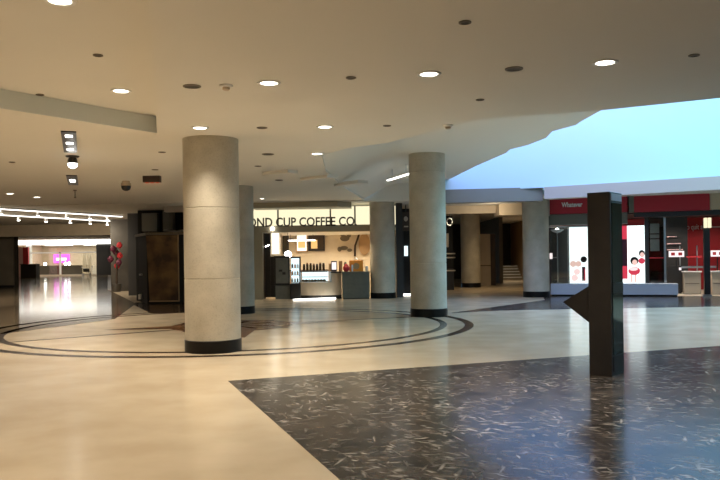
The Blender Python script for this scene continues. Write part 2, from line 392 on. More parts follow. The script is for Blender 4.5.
cp = Vector((8, 25.6, 0)); wp = [K[0]*(1-t)**2+cp*2*t*(1-t)+K4*t*t+Vector((0, .3, 0)) for t in [i/24 for i in range(25)]]
nw = len(wp); o_ = Vector((.1, .3, 0))
vs = [(p.x, p.y, z) for z in (3.83, 9.2) for p in wp]+[(p.x+.1, p.y+.3, z) for z in (3.83, 9.2) for p in wp]
mb.faces(vs, [(i, i+1, nw+i+1, nw+i) for i in range(nw-1)]+[(2*nw+i, 2*nw+i+1, 3*nw+i+1, 3*nw+i) for i in range(nw-1)]+[(i, i+1, 2*nw+i+1, 2*nw+i) for i in range(nw-1)], 'atrium', True)
struct(mb, 'wall_atrium')
mb = MB(); mb.box(18.7, 19, 4, 17.5, 4.2, 9.2, 'atrium'); mb.box(1.5, 19, 3.9, 4.1, 4.3, 9.2, 'atrium'); mb.box(1.6, 1.9, 4, 26.6, 4.45, 9.2, 'atrium')
struct(mb, 'wall_atrium.001')
# outer walls, out of the frame or seen at the very back
struct(MB().box(-30.3, 19.3, -8.3, -8, 0, 4.4, 'taupe'), 'wall_rear')
struct(MB().box(18.7, 19, -8, 54, 0, 4.3, 'taupe'), 'wall_right')
struct(MB().box(-30.3, -30, -8, 45, 0, 4.4, 'taupe'), 'wall_left')
mb = MB(); wallseg(mb, Vector((-21.05, 46.0, 0)), Vector((-46, 46.0, 0)), -.2, 0, 3.65, 'dark'); wallseg(mb, Vector((-21.05, 46.2, 0)), Vector((-36.5, 77, 0)), .3, 0, 3.65, 'taupe'); struct(mb, 'wall_corridor_left')
mb = MB(); wallseg(mb, Vector((-12.6, 38.2, 0)), Vector((-25.1, 76.5, 0)), -.4, 0, 3.65, 'dark'); struct(mb, 'wall_corridor_right')
# back ceiling over the shops
struct(MB().prism([(-13.6, 40), (.2, 27.6), (-3.6, 27.6), (-9, 33)], 3.64, 3.9, 'ceil'), 'ceiling.002')
struct(MB().prism([(-14, 27.6), (2.95, 27.6), (2.95, 26.4), (6.3, 25.9), (19, 18), (19, 54), (-14, 54)], 3.62, 3.8, 'ceil_grey'), 'ceiling.003')

# ---------------------------------------------------------------- columns
def column(px, py, top, label, seams=(2.0,)):
    f = on(px, py); d = Vector((f.x, f.y, 0)).normalized(); r = .475; c = f+d*r
    t = thing('concrete_column', label, 'column', c, 0)
    prof = [(r, .2)]
    for s in seams: prof += [(r, s-.012), (r-.008, s-.006), (r-.008, s+.006), (r, s+.012)]
    prof += [(r, top)]
    MB().lathe(prof, 'concrete', n=64).obj('shaft', t)
    MB().lathe([(r+.012, 0), (r+.012, .205), (r+.004, .213)], 'base', n=64).obj('base', t)
    return t
column(213.5, 354, H, 'large round concrete column nearest the camera, standing on the ring inlay', (1.25, 2.45))
column(429, 317.5, HR, 'round concrete column right of centre with its right side lit blue by daylight', (1.4, 3.75))
column(238.3, 314.4, H, 'round concrete column half hidden directly behind the nearest column', (2.1,))
column(383.3, 298.6, 3.64, 'shaded round concrete column at the right end of the coffee counter', (2.1,))
column(471, 287.5, 3.64, 'olive shaded concrete column beside the beige door panel in the dim back hall', (2.1,))
column(536.5, 297.5, 3.64, 'dark shaded concrete column at the left end of the red shop front', (2.1,))

# ---------------------------------------------------------------- ceiling fixtures
def downlight(px, py, z, label, watts, group='lit recessed downlights', r=.10, lens='lamp_warm', ang=112):
    p = on(px, py, z)
    t = thing('downlight', label, 'ceiling light', p, 0, group)
    MB().lathe([(r, .004), (r, -.012), (r+.035, -.016), (r+.04, 0)], 'white', n=32).obj('trim_ring', t)
    MB().lathe([(.001, -.006), (r-.004, -.006), (r-.004, .004)], lens, n=32).obj('lens', t)
    if watts: spot(p-Vector((0, 0, .03)), watts, WARM, ang)
    return t
WD = 205
dl = [(60, 0, lid, 'lit downlight cut by the top edge at upper left'),
      (121, 90.5, lid, 'lit downlight just above the grey coffer step'),
      (269, 82.5, H, 'lit downlight above and right of the nearest column, left of centre'),
      (429, 73.5, H, 'lit downlight above the blue-lit column near the middle of the ceiling'),
      (605, 62, H, 'lit downlight farthest right, above the blue atrium wall'),
      (200, 127.5, H, 'lit downlight touching the top of the nearest column'),
      (325, 126.5, H, 'lit downlight in mid ceiling between the two big columns'),
      (317, 153.5, H, 'small lit downlight below the middle one, before the ribbed ceiling steps'),
      (10, 193.5, H, 'small lit downlight at the far left edge above the track lights'),
      (37, 197, H, 'small bright downlight second from the left edge above the track lights'),
      (50.5, 205, H, 'faint small downlight directly over the first track light'),
      (181, 203, H, 'small lit downlight at the left edge of the nearest column, over the dark booth'),
      (262, 198.5, H, 'tiny downlight in front of the coffee shop sign, right of the rear column')]
for i, (x, y, z, lab) in enumerate(dl): downlight(x, y, z, lab, WD if i < 8 else WD*.45, r=.10 if i < 10 else .08)
# grid lamps outside the frame, and bare spots added to brighten the back-left ceiling
for x, y in [(-6.5, 4), (-6.5, 8.5), (-9, 12), (-6, 14.5), (-9.5, 17.5), (-3, 3.5), (.5, 3.5), (4, 4), (-3, -1), (1, -1), (5, 0), (-7, -1), (-13, 5), (-13, 12), (-13, 19), (-10, 24), (-15, 27), (-6.5, 19.5), (-20, 15), (-20, 28), (8, 4), (-8.5, 21.5), (-12.5, 29), (-16.5, 31), (-17.5, 22), (-11, 35)]:
    spot((x, y, (lid if (x < -3.2 and 1.5 < y < 8) else H)-.03), WD*.95, WARM, 112)
def vent(px, py, z, label, r=.085):
    p = on(px, py, z); t = thing('ceiling_speaker', label, 'ceiling speaker', p, 0, 'unlit round ceiling fittings')
    r *= .72; MB().lathe([(r+.02, 0), (r+.02, -.010), (r, -.014), (r, .004)], 'taupe', n=28).obj('rim', t)
    MB().lathe([(.001, -.008), (r-.003, -.008), (r-.003, .004)], 'dark', n=28).obj('grille', t)
for a in [(98, 55, lid, 'unlit dark ceiling fitting at upper left, above the lit coffer lamp', .05),
          (40, 94.5, lid, 'unlit ceiling fitting just above the left end of the coffer step', .05),
          (192, 86, H, 'wide unlit ceiling disc beside the smoke detector above the nearest column', .12),
          (351, 77.5, H, 'unlit dark ceiling fitting between the two lit lamps at upper middle', .055),
          (465, 22, H, 'unlit dark ceiling fitting nearest the top edge, right of centre', .05),
          (514, 68.5, H, 'wide unlit ceiling disc left of the farthest right lit lamp', .11),
          (694, 55, H, 'unlit ceiling fitting nearest the right edge', .05),
          (480, 99.5, H, 'unlit ceiling fitting close above the atrium ceiling edge', .05),
          (387, 125.5, H, 'unlit ceiling fitting above and left of the blue-lit column', .06),
          (262, 127.5, H, 'unlit ceiling fitting right of the top of the nearest column', .09),
          (268, 154, H, 'wide dark ceiling disc over the ribbed steps left of the small lit lamp', .14),
          (258, 166, H, 'dark ceiling fitting close above the rear column, left of the first rib', .08),
          (279, 180, H, 'dark ceiling fitting under the ribbed steps', .12),
          (162, 152, H, 'small dark ceiling fitting left of the nearest column, above the slotted fixture', .07),
          (155, 169.5, H, 'smaller dark ceiling fitting closest above the slotted fixture', .08),
          (12, 162, H, 'small dark ceiling fitting at far left below the coffer', .06)]:
    vent(*a)
def detector(px, py, z, label):
    t = thing('smoke_detector', label, 'smoke detector', on(px, py, z))
    MB().lathe([(.08, 0), (.08, -.02), (.07, -.03)], 'white', n=28).obj('base', t)
    MB().lathe([(.045, -.025), (.045, -.055), (.03, -.065)], 'beige', n=28).obj('sensor', t)
detector(226, 85, H, 'small smoke detector beside the wide disc above the nearest column')
detector(448, 125, H, 'smoke detector at the ceiling edge above the blue-lit column')
p = on(126, 181, H); t = thing('dome_camera', 'hanging dark dome security camera left of the slotted ceiling fixture', 'security camera', p)
MB().lathe([(.10, .01), (.10, -.05), (.13, -.06), (.13, -.13)], 'beige', n=28).obj('housing', t)
MB().lathe([(.125, -.13), (.12, -.18), (.09, -.235), (.04, -.26), (.003, -.265)], 'black', n=28).obj('dome', t)
p = on(152, 176, H); t = thing('slotted_fixture', 'brown slotted multi-lamp ceiling fixture left of the nearest column', 'ceiling fixture', p)
MB().box(-.21, .21, -.08, .08, -.16, .01, 'brown').obj('housing', t)
for k in range(3): MB().lathe([(.035, -.175), (.05, -.165), (.05, -.155)], 'exitred', x=-.13+.13*k, n=16).obj('lamp', t)
# square multi-lamp recessed spots on the left
def multilamp(px, y0, y1, w, n, label, lit=True):
    a, b = on(px-1, y1, H), on(px+1, y0, H); L = (a-b).length; c = (a+b)/2
    t = thing('recessed_spot_box', label, 'ceiling spotlight', c, math.atan2(-(b.x-a.x), b.y-a.y))
    MB().box(-w/2, w/2, -L/2, L/2, -.02, .0, 'black').obj('housing', t)
    for k in range(n):
        y = L*(-.5+(k+.5)/n)
        MB().box(-w*.24, w*.24, y-L/n*.13, y+L/n*.13, -.0215, -.018, 'lamp_white').obj('lamp', t)
    spot(c-Vector((0, 0, .08)), WD, WARM, 125)
multilamp(69.5, 151.5, 131, .23, 3, 'black three-lamp recessed spotlight box, nearest of the row under the coffer step')
multilamp(72.5, 184.5, 175, .25, 1, 'small black single-lamp recessed box, farthest of the row under the coffer step')
p = on(72.5, 156, H); t = thing('gimbal_spotlight', 'tilted white-hot spotlight hanging between the two black ceiling boxes', 'ceiling spotlight', p)
MB().lathe([(.13, 0), (.13, -.015), (.11, -.03)], 'black', n=24).obj('mounting_plate', t)
mb = MB(); mb.lathe([(.07, -.03), (.09, -.08), (.095, -.15)], 'black', n=24); mb.obj('housing', t)
MB().lathe([(.09, -.15), (.08, -.21), (.03, -.24)], 'lamp_white', n=24).obj('lamp', t)
spot(p-Vector((0, 0, .3)), WD*.7, WARM, 125)
p = on(75, 190, H); tag(MB().lathe([(.05, .01), (.05, -.02), (.012, -.03), (.012, -.2), (.03, -.21), (.03, -.23)], 'taupe', n=16).obj('sprinkler', None, p), 'thin sprinkler hanging below the row of black spotlight boxes', 'sprinkler')
la, lb = on(388, 180, 3.95), on(411, 172.8, 3.95); d = lb-la
t = thing('linear_ceiling_light', 'short slanting linear light on the raised ceiling left of the blue-lit column', 'ceiling light', (la.x, la.y, 3.95), math.atan2(d.y, d.x))
MB().box(0, d.length, -.05, .05, 0, .06, 'white').obj('rail', t); MB().box(.01, d.length-.01, -.045, .045, -.03, 0, 'tube').obj('light_strip', t)
for q in (.2, .8): MB().tube([(d.length*q, 0, .05), (d.length*q, 0, .30)], .01, 'steel').obj('hanger', t)
# linear tracks with spot heads
def track(pa, pb, heads, label, which):
    a, b = on(*pa, H-.12), on(*pb, H-.12); d = b-a; L = d.length; rz = math.atan2(d.y, d.x)
    t = thing('linear_track_light', label, 'track light', Vector((*a[:2], 0)), rz)
    t.location.z = H
    MB().box(0, L, -.045, .045, -.10, -.04, 'white').obj('rail', t)
    MB().box(.02, L-.02, -.04, .04, -.125, -.10, 'tube').obj('light_strip', t)
    for k in range(4): MB().tube([(L*(k+.5)/4, 0, -.03), (L*(k+.5)/4, 0, 0)], .012, 'steel').obj('hanger', t)
    for i, hx in enumerate(heads):
        s = (hx-pa[0])/(pb[0]-pa[0])*L
        h = MB().lathe([(.05, .10), (.07, .0), (.07, -.05)], 'white', x=s, y=0, z=-.24, n=20).obj('spot_head', t)
        MB().lathe([(.065, -.05), (.05, -.075)], 'lamp_white', x=s, y=0, z=-.24, n=20).obj('lamp', h)
        if i % 2 == 0:
            w_ = a+d*((hx-pa[0])/(pb[0]-pa[0])); spot((w_.x, w_.y, H-.4), WD*.8, (1, .86, .66), 150, aim=(w_.x, w_.y+2.2, H-2.4))
track((-60, 205.5), (122, 217), [-40, -10, 25, 55, 82, 103], 'upper white linear track light with spot heads crossing the corridor mouth', 0)
track((-60, 212), (122, 222), [-30, 6, 33, 59, 82, 103], 'lower white linear track light with spot heads, farther back in the corridor mouth', 1)

# ---------------------------------------------------------------- corridor and far shop
mb = MB(); a_, b_ = Vector((-24, 43.5, 0)), Vector((-13.3, 42.4, 0)); wallseg(mb, a_, b_, .3, zz(60, 236, 43), H, 'beige'); trim(mb)
tag(MB().box(-.28, .28, -.03, 0, -.2, .2, 'dark').obj('wall_vent', None, at(115, 229.5, 42.35)), 'small dark vent on the beige bulkhead above the corridor', 'vent')
# closed dark shop on the left edge
t = thing('shutter_front', 'dark brown closed shop front at the left edge of the corridor', 'shop front', Vector((-24.3, 45.75, 0)))
MB().box(-3, 3.2, -.15, 0, .12, 3.4, 'taupe').obj('panel', t)
MB().box(.6, .8, -.2, -.15, .12, 2.6, 'dark').obj('post', t)
MB().box(-3, 3.25, -.2, -.0, 0, .12, 'black').obj('kick_plate', t)
MB().box(-3, .6, -.17, -.15, .15, 2.55, 'black').obj('door_leaf', t)
# far shop: front plane Y = 76
FY = 76.
def fx(px): return xx(px, FY)
def fz(px, py): return zz(px, py, FY)
t = thing('far_storefront', 'bright lit shop front with white fascia at the far end of the corridor', 'shop front', (fx(64), FY, 0))
X0 = fx(64)
def fr(px): return fx(px)-X0
zb0, zb1 = fz(60, 244.5), fz(60, 238)
MB().box(fr(17), fr(119), -.4, 0, zb0, zb1, 'bandlight').obj('lit_fascia', t)
MB().box(fr(17), fr(119), -.05, .15, fz(60, 253.2), fz(60, 252), 'white').obj('transom', t)
MB().box(fr(59.2), fr(60.6), -.05, .15, 0, fz(60, 252), 'white').obj('mullion', t)
MB().box(fr(31), fr(97), .02, .04, .15, zb0, 'glass').obj('glazing', t)
MB().box(fr(31), fr(97), -.1, .1, 0, .15, 'lightbeige').obj('sill', t)
MB().box(fr(27), fr(31), -.2, .3, 0, zb0, 'white').obj('jamb', t)
MB().box(fr(97), fr(111), -.2, .3, 0, zb0, 'dark2').obj('jamb', t)
MB().box(fr(17), fr(119), .0, 6, zb0+.02, zb0+.12, 'white').obj('interior_ceiling', t)
MB().box(fr(17), fr(119), 6, 6.2, 0, zb1, 'beige').obj('back_wall', t)
MB().box(fr(14), fr(17), -.2, 6.2, 0, zb1+.3, 'beige').obj('side_wall', t)
MB().box(fr(119), fr(122), -.2, 6.2, 0, zb1+.3, 'dark').obj('side_wall', t)
for a, b in ((36, 60), (75, 93)):
    MB().box(fr(a), fr(b), 2.2, 3.4, zb0-.06, zb0+.02, 'bandlight').obj('ceiling_panel_light', t)
s = thing('magenta_wall_screen', 'glowing magenta screen on the back wall of the far bright shop', 'screen', (xx(61.5, FY+5.9), FY+5.9, zz(60, 263, FY+5.9)))
MB().box(-.85, .85, -.05, .05, 0, .95, 'magenta').obj('panel', s)
MB().box(-.55, .55, -.07, -.05, .30, .55, 'bandlight').obj('lettering', s)
mb = MB()
mb.box(-2.6, 2.6, -.4, .4, 0, 1.0, 'dark', .02); mb.box(-2.65, 2.65, -.45, .45, 1.0, 1.06, 'taupe')
tag(mb.obj('shop_counter', None, (xx(61, FY+3.2), FY+3.2, 0)), 'long dark counter inside the far bright shop under the magenta screen', 'counter')
for k, px_ in enumerate((45, 65.5, 69)):
    o = MB().lathe([(.06, 0), (.13, .05), (.165, .17), (.12, .28), (.04, .33)], 'lamp_white', n=20).obj('globe_lamp', None, (xx(px_, FY+3.1), FY+3.1, 1.06))
    tag(o, ['white glowing globe at the left end of the far shop counter', 'white glowing globe just right of the mullion on the far counter', 'rightmost white glowing globe on the far shop counter'][k], 'lamp', 'globes on the far counter')
for k, px_ in enumerate((84.5, 89.5)):
    mb = MB(); w_ = .18
    for i in range(6): mb.tube([(-w_+i*.07, .0, 0), (-w_+i*.07+.03*math.sin(i), .0, 2.2)], .05, 'lightbeige')
    tag(mb.obj('curtain_panel', None, (xx(px_, FY+2.2), FY+2.2, 0)), ['left cream curtain panel behind the far shop glass', 'right cream curtain panel behind the far shop glass'][k], 'curtain', 'curtains in the far shop')
t = thing('push_cart', 'small white cart outside the right end of the far shop window', 'cart', (fx(94), FY-2.2, 0), .3)
mb = MB(); mb.tube([(-.35, 0, .15), (.35, 0, .2), (.55, 0, .95), (.75, 0, 1.0)], .035, 'white'); mb.tube([(.35, 0, .2), (-.1, 0, .75), (-.45, 0, .9)], .03, 'white'); mb.obj('frame', t)
MB().box(-.3, .3, -.2, .2, .4, .75, 'dark', .05).obj('basket', t)
for sx in (-.3, .35): MB().lathe([(.001, -.03), (.14, -.03), (.14, .03), (.001, .03)], 'white', n=16).obj('wheel', t).matrix_local = Matrix.Translation((sx, 0, .14)) @ Matrix.Rotation(PI/2, 4, 'X')
mb = MB(); mb.box(-.7, .7, -.4, .4, 0, 1.25, 'dark', .03); mb.box(-.75, .75, -.45, .45, 1.25, 1.3, 'brown')
tag(mb.obj('display_cabinet', None, (xx(30, 68), 68, 0)), 'dark low cabinet standing left before the far shop window', 'cabinet')
mb = MB(); mb.box(-.25, .25, -.1, .1, 0, 2.9, 'redprint'); mb.box(-1.1, -.25, -.1, .1, 0, 2.9, 'pinkprint')
tag(mb.obj('banner_panel', None, (xx(26, 72), 72, 0)), 'tall red and pink panel at the left side of the far shop front', 'banner')
mb = MB()
for i in range(7): mb.lathe([(.02, 0), (.13, .1), (.15, .2), (.06, .33)], 'redprint' if i % 3 == 0 else 'maroon', x=.22*math.sin(i*2.4), y=.15*math.cos(i*1.7), z=1.1+i*.17, n=12)
mb.tube([(0, 0, 0), (.03, 0, 1.2), (0, 0, 2.2)], .05, 'brown'); mb.lathe([(.2, 0), (.26, .35), (.24, .4)], 'dark')
tag(mb.obj('flower_stand', None, (xx(116, 37), 37, 0)), 'tall red flower arrangement against the dark corridor corner', 'plant')
area((fx(64), FY+3, zb0-.15), 260, 8, 4, (1, .93, .8)); area((fx(64), FY-3, zb0-.02), 120, 8, 2, (1, .93, .8))
for y_, x_ in ((50, -19.5), (58, -23), (66, -26.5)): spot((x_, y_, 3.6), WD*.5, WARM, 130)

# ---------------------------------------------------------------- dark booth left of the nearest column
bx = at(149, 303, 26.8); BL = Vector((bx.x, 26.6, 0))
t = thing('hoarding_booth', 'dark booth with a mottled brown poster board left of the nearest column', 'booth', BL)
zt = zz(150, 235, 26.6)
w2 = xx(196, 26.6)-BL.x
MB().prism([(0, 0), (w2, 0), (w2, 2.4), (-1.1, 2.4), (-.85, 1.9)], .0, zt, 'matte_black').obj('body', t)
mb = MB(); mb.prism([(-.03, -.03), (w2+.03, -.03), (w2+.03, 2.43), (-1.15, 2.43), (-.9, 1.85)], zt, zt+.09, 'taupe'); mb.obj('cap', t)
pw = xx(177.5, 26.5)-BL.x
MB().yprism([(.0, zt-.02), (pw, zt-.02), (pw, .12), (.10, .12)], -.06, -.003, 'wood').obj('poster_board', t)
mb = MB(); mb.box(pw, pw+.03, -.07, 0, .1, zt, 'tan'); mb.box(0.08, pw+.03, -.07, 0, .08, .12, 'tan'); mb.obj('board_frame', t)
h_ = MB().box(-.55, -.47, .9, 1.05, 1.0, 1.06, 'steel'); h_.obj('door_handle', t)
MB().box(-.62, -.52, 1.0, 1.2, .12, .3, 'white').obj('floor_sticker', t)
# recess above and behind the booth
mb = MB(); mb.box(xx(128, 33), -4.1, 33.0, 33.2, 0, 3.65, 'dark2'); struct(mb, 'wall_back_left')
mb = MB(); mb.box(xx(112, 38), xx(131, 38), 37.8, 38.4, 0, 3.65, 'dark'); struct(mb, 'wall_corner')
t = thing('bulkhead_screen', 'curved grey white bulkhead with a glass rail above the dark booth', 'bulkhead', (xx(168, 30.5), 30.5, 0))
z0_, z1_ = zz(165, 231, 30.5), zz(165, 213, 30.5)
mb = MB(); mb.prism([(-1.05, 0), (-.4, -.15), (-.4, .3), (-1.05, .3)], z0_, z1_, 'olive'); mb.obj('left_panel', t)
mb = MB(); mb.prism([(-.2, 0), (.1, -.2), (.25, -.2), (.25, .3), (-.2, .3)], z0_, z1_+.1, 'olive'); mb.obj('curved_panel', t)
MB().tube([(-.1, -.22, z0_+.02), (.4, -.28, z0_-.03), (1.3, -.3, z0_+.03)], .04, 'steel').obj('rail', t)
MB().box(-1.3, 1.6, .3, .4, 0, 3.6, 'matte_black').obj('backing', t)
mb = MB(); mb.box(xx(166, 29), xx(255, 29), 28.8, 29.2, zz(180, 212, 29), H, 'beam_white'); trim(mb)

# ---------------------------------------------------------------- coffee shop
SY = 28.9
def sx(px, Y=SY): return xx(px, Y)
def sz(py, Y=SY, px=310): return zz(px, py, Y)
# shell of the shop unit
xl, xr = sx(256), sx(396)
mb = MB(); mb.box(xl-.35, sx(263.5), SY-.3, SY+6.2, 0, sz(232), 'khaki'); mb.box(xl-.35, xl-.12, SY-.1, SY+6.2, 0, H, 'beam_grey'); struct(mb, 'wall_coffee_left')
struct(MB().box(xl, xr, SY+6, SY+6.2, 0, H, 'lightcream'), 'wall_coffee_back')
struct(MB().box(xr, xr+.25, SY-.2, SY+6.2, 0, 3.6, 'dark2'), 'wall_coffee_right')
mb = MB(); mb.prism([(sx(253, 27.9), 27.7), (sx(338, 27.7), 27.5), (sx(352, 28), 27.9), (sx(352, 28), SY), (sx(253, 27.9), SY)], 3.42, 3.62, 'khaki'); trim(mb)
struct(MB().box(xl, xr, SY+.3, SY+6, sz(231), sz(231)+.1, 'white'), 'ceiling.004')
t = thing('backlit_shop_sign', 'cream backlit coffee shop sign with dark brown letters', 'sign', (xl, SY, 0))
z0_, z1_ = sz(225.5), sz(207)
MB().box(-.12, sx(402)-xl, -.05, .2, z0_, z1_, 'signlight').obj('light_panel', t)
for px_ in (278.7, 331, 355.5): MB().box(sx(px_)-xl-.03, sx(px_)-xl+.03, -.07, -.05, z0_, z1_+.02, 'olive').obj('divider', t)
MB().box(-.12, sx(394)-xl, -.22, .25, sz(232), z0_, 'khaki').obj('lower_fascia', t)
mb = MB(); wtxt = sx(357.2)-sx(232)
mb.text('SECOND CUP COFFEE CO.', .48, 'brown', sx(232)-xl, -.25, z0_-.03, .06, width=wtxt, bold=.008); mb.obj('lettering', t)
tag(MB().lathe([(.05, 0), (.07, -.06), (.05, -.12)], 'lamp_white', n=16).obj('puck_light', None, (sx(273.5), SY-.28, sz(227))), 'small white lamp on the coffee sign fascia below the letter D', 'lamp')
# dark sliding door panel on the left
t = thing('folded_door', 'dark glossy folded door panel at the left side of the coffee shop', 'door', (sx(264), SY+.1, 0))
MB().box(0, sx(270)-sx(264), 0, .1, .05, sz(232.5), 'black').obj('leaf', t)
MB().box(-.05, .03, -.03, .13, 0, sz(232.5), 'brown').obj('frame', t)
MB().box(sx(270)-sx(264), sx(277)-sx(264), .02, .08, .05, sz(256), 'black').obj('lower_panel', t)
mb = MB(); mb.tube([(.05, -.02, sz(246)), (.2, -.02, sz(244.3))], .02, 'lamp_white'); mb.obj('painted_reflection', t)  # glowing line painted in for a reflection on the dark door
# board stand with the grey cabinet
t = thing('menu_board_stand', 'black framed grey menu board over a grey cabinet, left of the drinks fridge', 'menu board', (sx(275.5), SY-.35, 0))
w_ = sx(290.5)-sx(275.5)
MB().box(0.02, w_, 0, .35, .0, sz(284), 'greygreen').obj('cabinet', t)
MB().box(-.02, w_, -.06, 0.0, sz(284.5), sz(255.5), 'black', .01).obj('board_frame', t)
MB().box(.05, w_-.05, -.075, -.06, sz(282.5), sz(257.5), 'greygreen').obj('board', t)
mb = MB(); mb.box(.17, .3, -.08, -.075, sz(271), sz(269), 'black'); mb.box(.3, .42, -.08, -.075, sz(274), sz(271.5), 'black'); mb.obj('writing', t)
# drinks fridge
t = thing('drinks_fridge', 'black open front drinks fridge with cool lit shelves', 'fridge', (sx(290.8), SY-.6, 0))
w_ = sx(301)-sx(290.8); zf = sz(256.5)
mb = MB(); mb.box(0, w_, .1, .6, 0, sz(283), 'black', .01); mb.box(0, w_, .55, .6, 0, zf, 'black'); mb.box(0, w_, .2, .6, zf-.05, zf, 'black'); mb.obj('cabinet', t)
MB().xprism([(.1, sz(283)), (.06, sz(275)), (.1, sz(266)), (.2, sz(259)), (.25, zf), (.6, zf), (.6, sz(283))], w_-.04, w_, 'black').obj('side_panel', t)
MB().box(.02, w_-.05, .52, .54, sz(282.5), zf-.06, 'caseglow').obj('lit_back', t)
for k in range(3): MB().box(.02, w_-.05, .15+.05*k, .52, sz(282-7*k), sz(281.5-7*k), 'steel').obj('shelf', t)
for i in range(9):
    r_, k = divmod(i, 3)
    o = MB().lathe([(.032, 0), (.035, .1), (.015, .14), (.015, .17)], ['white', 'tan', 'black', 'orange'][i % 4], n=14).obj('drink_bottle', None, (sx(290.8)+.08+.10*k, SY-.6+.24+.05*r_, sz(281.5-7*r_)))
    tag(o, ['bottle on the lowest shelf of the drinks fridge', 'bottle on the middle shelf of the drinks fridge', 'bottle on the top shelf of the drinks fridge'][r_]+', '+['left', 'middle', 'right'][k]+' of three', 'bottle', 'bottles in the drinks fridge')
# curved beige service counter
def arcpts(x0, x1, yc, bulge, n=12): return [(x0+(x1-x0)*i/n, yc-bulge*math.sin(PI*(.15+.75*i/n))) for i in range(n+1)]
xa, xb = sx(301.3), sx(341.2)
front = arcpts(xa, xb, SY-.35, .35)
ct = thing('service_counter', 'curved beige coffee service counter with a black kick plate', 'counter', (0, 0, 0))
ct.location = (xa, SY, 0)
loc = lambda pts: [(p[0]-xa, p[1]-SY) for p in pts]
MB().prism(loc(front)+[(xb-xa, .35), (0, .35)], .14, .62, 'beige').obj('front_panel', ct)
MB().prism(loc([(x, y+.05) for x, y in front])+[(xb-xa, .3), (0, .3)], 0, .14, 'black').obj('kick_plate', ct)
xm = sx(328.2)-xa
fr2 = loc(front)
MB().prism([p for p in fr2 if p[0] > xm]+[(xb-xa, .35), (xm, .35)], .62, .98, 'beige').obj('side_block', ct)
MB().prism([(p[0], p[1]-.04) for p in fr2 if p[0] > xm]+[(xb-xa+.02, .35), (xm, .35)], .98, 1.02, 'black').obj('worktop', ct)
# pastry display case on the counter
pc = thing('pastry_case', 'glass pastry case with white lit shelf set in the beige counter', 'display case', (xa, SY, .62))
cf = [p for p in fr2 if p[0] < xm]
cf = cf+[(xm-.02, cf[-1][1])]
MB().prism(cf+[(xm-.02, .3), (0, .3)], 0, .03, 'white').obj('deck', pc)
MB().prism(cf+[(xm-.02, .3), (0, .3)], .40, .43, 'black').obj('top', pc)
MB().box(.0, xm-.02, .26, .30, .03, .40, 'caseglow').obj('lit_back', pc)
mb = MB(); k = len(cf); mb.faces([(x, y+.01, .03) for x, y in cf]+[(x, y+.01, .40) for x, y in cf], [(i, i+1, k+i+1, k+i) for i in range(k-1)], 'glass'); mb.obj('glass_front', pc)
MB().prism([(x, y+.08) for x, y in cf]+[(xm-.02, .25), (0, .25)], .2, .215, 'steel').obj('shelf', pc)
for i in range(8):
    o = MB().lathe([(.03, 0), (.065, .02), (.06, .06), (.02, .085)], ['tan', 'bag', 'lightbeige'][i % 3], n=14).obj('pastry', None, (xa+.08+.115*i, SY-.25, .62+.03))
    tag(o, 'baked pastry on the deck of the lit pastry case, number %s from its left end' % ['one', 'two', 'three', 'four', 'five', 'six', 'seven', 'eight'][i], 'pastry', 'pastries in the case')
for i in range(7):
    j = thing('coffee_jar', ['dark jar at the left end of the row on the pastry case', 'second dark jar from the left on the pastry case', 'third dark jar from the left on the pastry case', 'fourth dark jar, middle of the row on the pastry case', 'third dark jar from the right on the pastry case', 'second dark jar from the right on the pastry case', 'dark jar at the right end of the row on the pastry case'][i], 'jar', (xa+.1+.125*i, SY+.0, .62+.43), 0, 'jars on the pastry case')
    hh = .2+.05*((i*3) % 4)/3
    MB().lathe([(.045, 0), (.05, .03), (.05, hh), (.035, hh+.03)], 'jar', n=18).obj('body', j)
    MB().lathe([(.04, hh+.03), (.04, hh+.07)], 'bag' if i % 2 else 'black', n=18).obj('lid', j)
# floor level glowing white strip in front of the counter
a_, b_ = on(293, 300.5), on(335, 299.3)
mb = MB(); mb.prism([(a_.x, a_.y), (b_.x, b_.y), (b_.x+.02, b_.y+.42), (a_.x+.05, a_.y+.12)], 0, .05, 'bandlight')
tag(mb.obj('glowing_floor_strip'), 'white glowing floor strip along the foot of the curved counter', 'light')
# grey-green end counter beside the column
gx0, gx1 = sx(341.7, 28), sx(369.4, 28)
t = thing('end_counter', 'grey green counter block left of the shaded column', 'counter', (gx0, 28, 0))
MB().box(0, gx1-gx0, 0, .7, .03, .98, 'greygreen', .01).obj('body', t)
MB().box(-.03, gx1-gx0+.02, -.04, .74, .98, 1.02, 'olive').obj('worktop', t)
mb = MB(); mb.box(.02, gx1-gx0-.02, .04, .66, 0, .03, 'black'); mb.obj('plinth', t)
# things on the counters
zc = 1.02
t = thing('tablet_stand', 'white framed menu card standing on the service counter', 'menu card', (sx(334), SY-.12, zc))
MB().box(-.11, .11, 0, .02, .03, .40, 'black').obj('frame', t); MB().box(-.085, .085, -.008, .0, .07, .36, 'screenwhite').obj('card', t)
MB().box(-.1, .1, -.04, .08, 0, .03, 'black').obj('foot', t)
def bag(x, y, w, h, m, label, nm='paper_bag'):
    mb = MB(); mb.faces([(-w, -.06, 0), (w, -.06, 0), (w, .06, 0), (-w, .06, 0), (-w*.95, -.015, h), (w*.95, -.015, h), (w*.95, .015, h), (-w*.95, .015, h)], [(0, 1, 5, 4), (1, 2, 6, 5), (2, 3, 7, 6), (3, 0, 4, 7), (4, 5, 6, 7), (3, 2, 1, 0)], m)
    tag(mb.obj(nm, None, (x, y, zc)), label, 'bag')
bag(sx(340.5), SY-.1, .07, .4, 'bag', 'brown paper bag standing right of the menu card on the counter')
bag(sx(330), SY-.05, .06, .3, 'tan', 'tan paper bag standing left of the menu card on the counter')
t = thing('orange_display_box', 'bright orange box on the grey green end counter', 'box', (sx(356, 28), 28.3, zc))
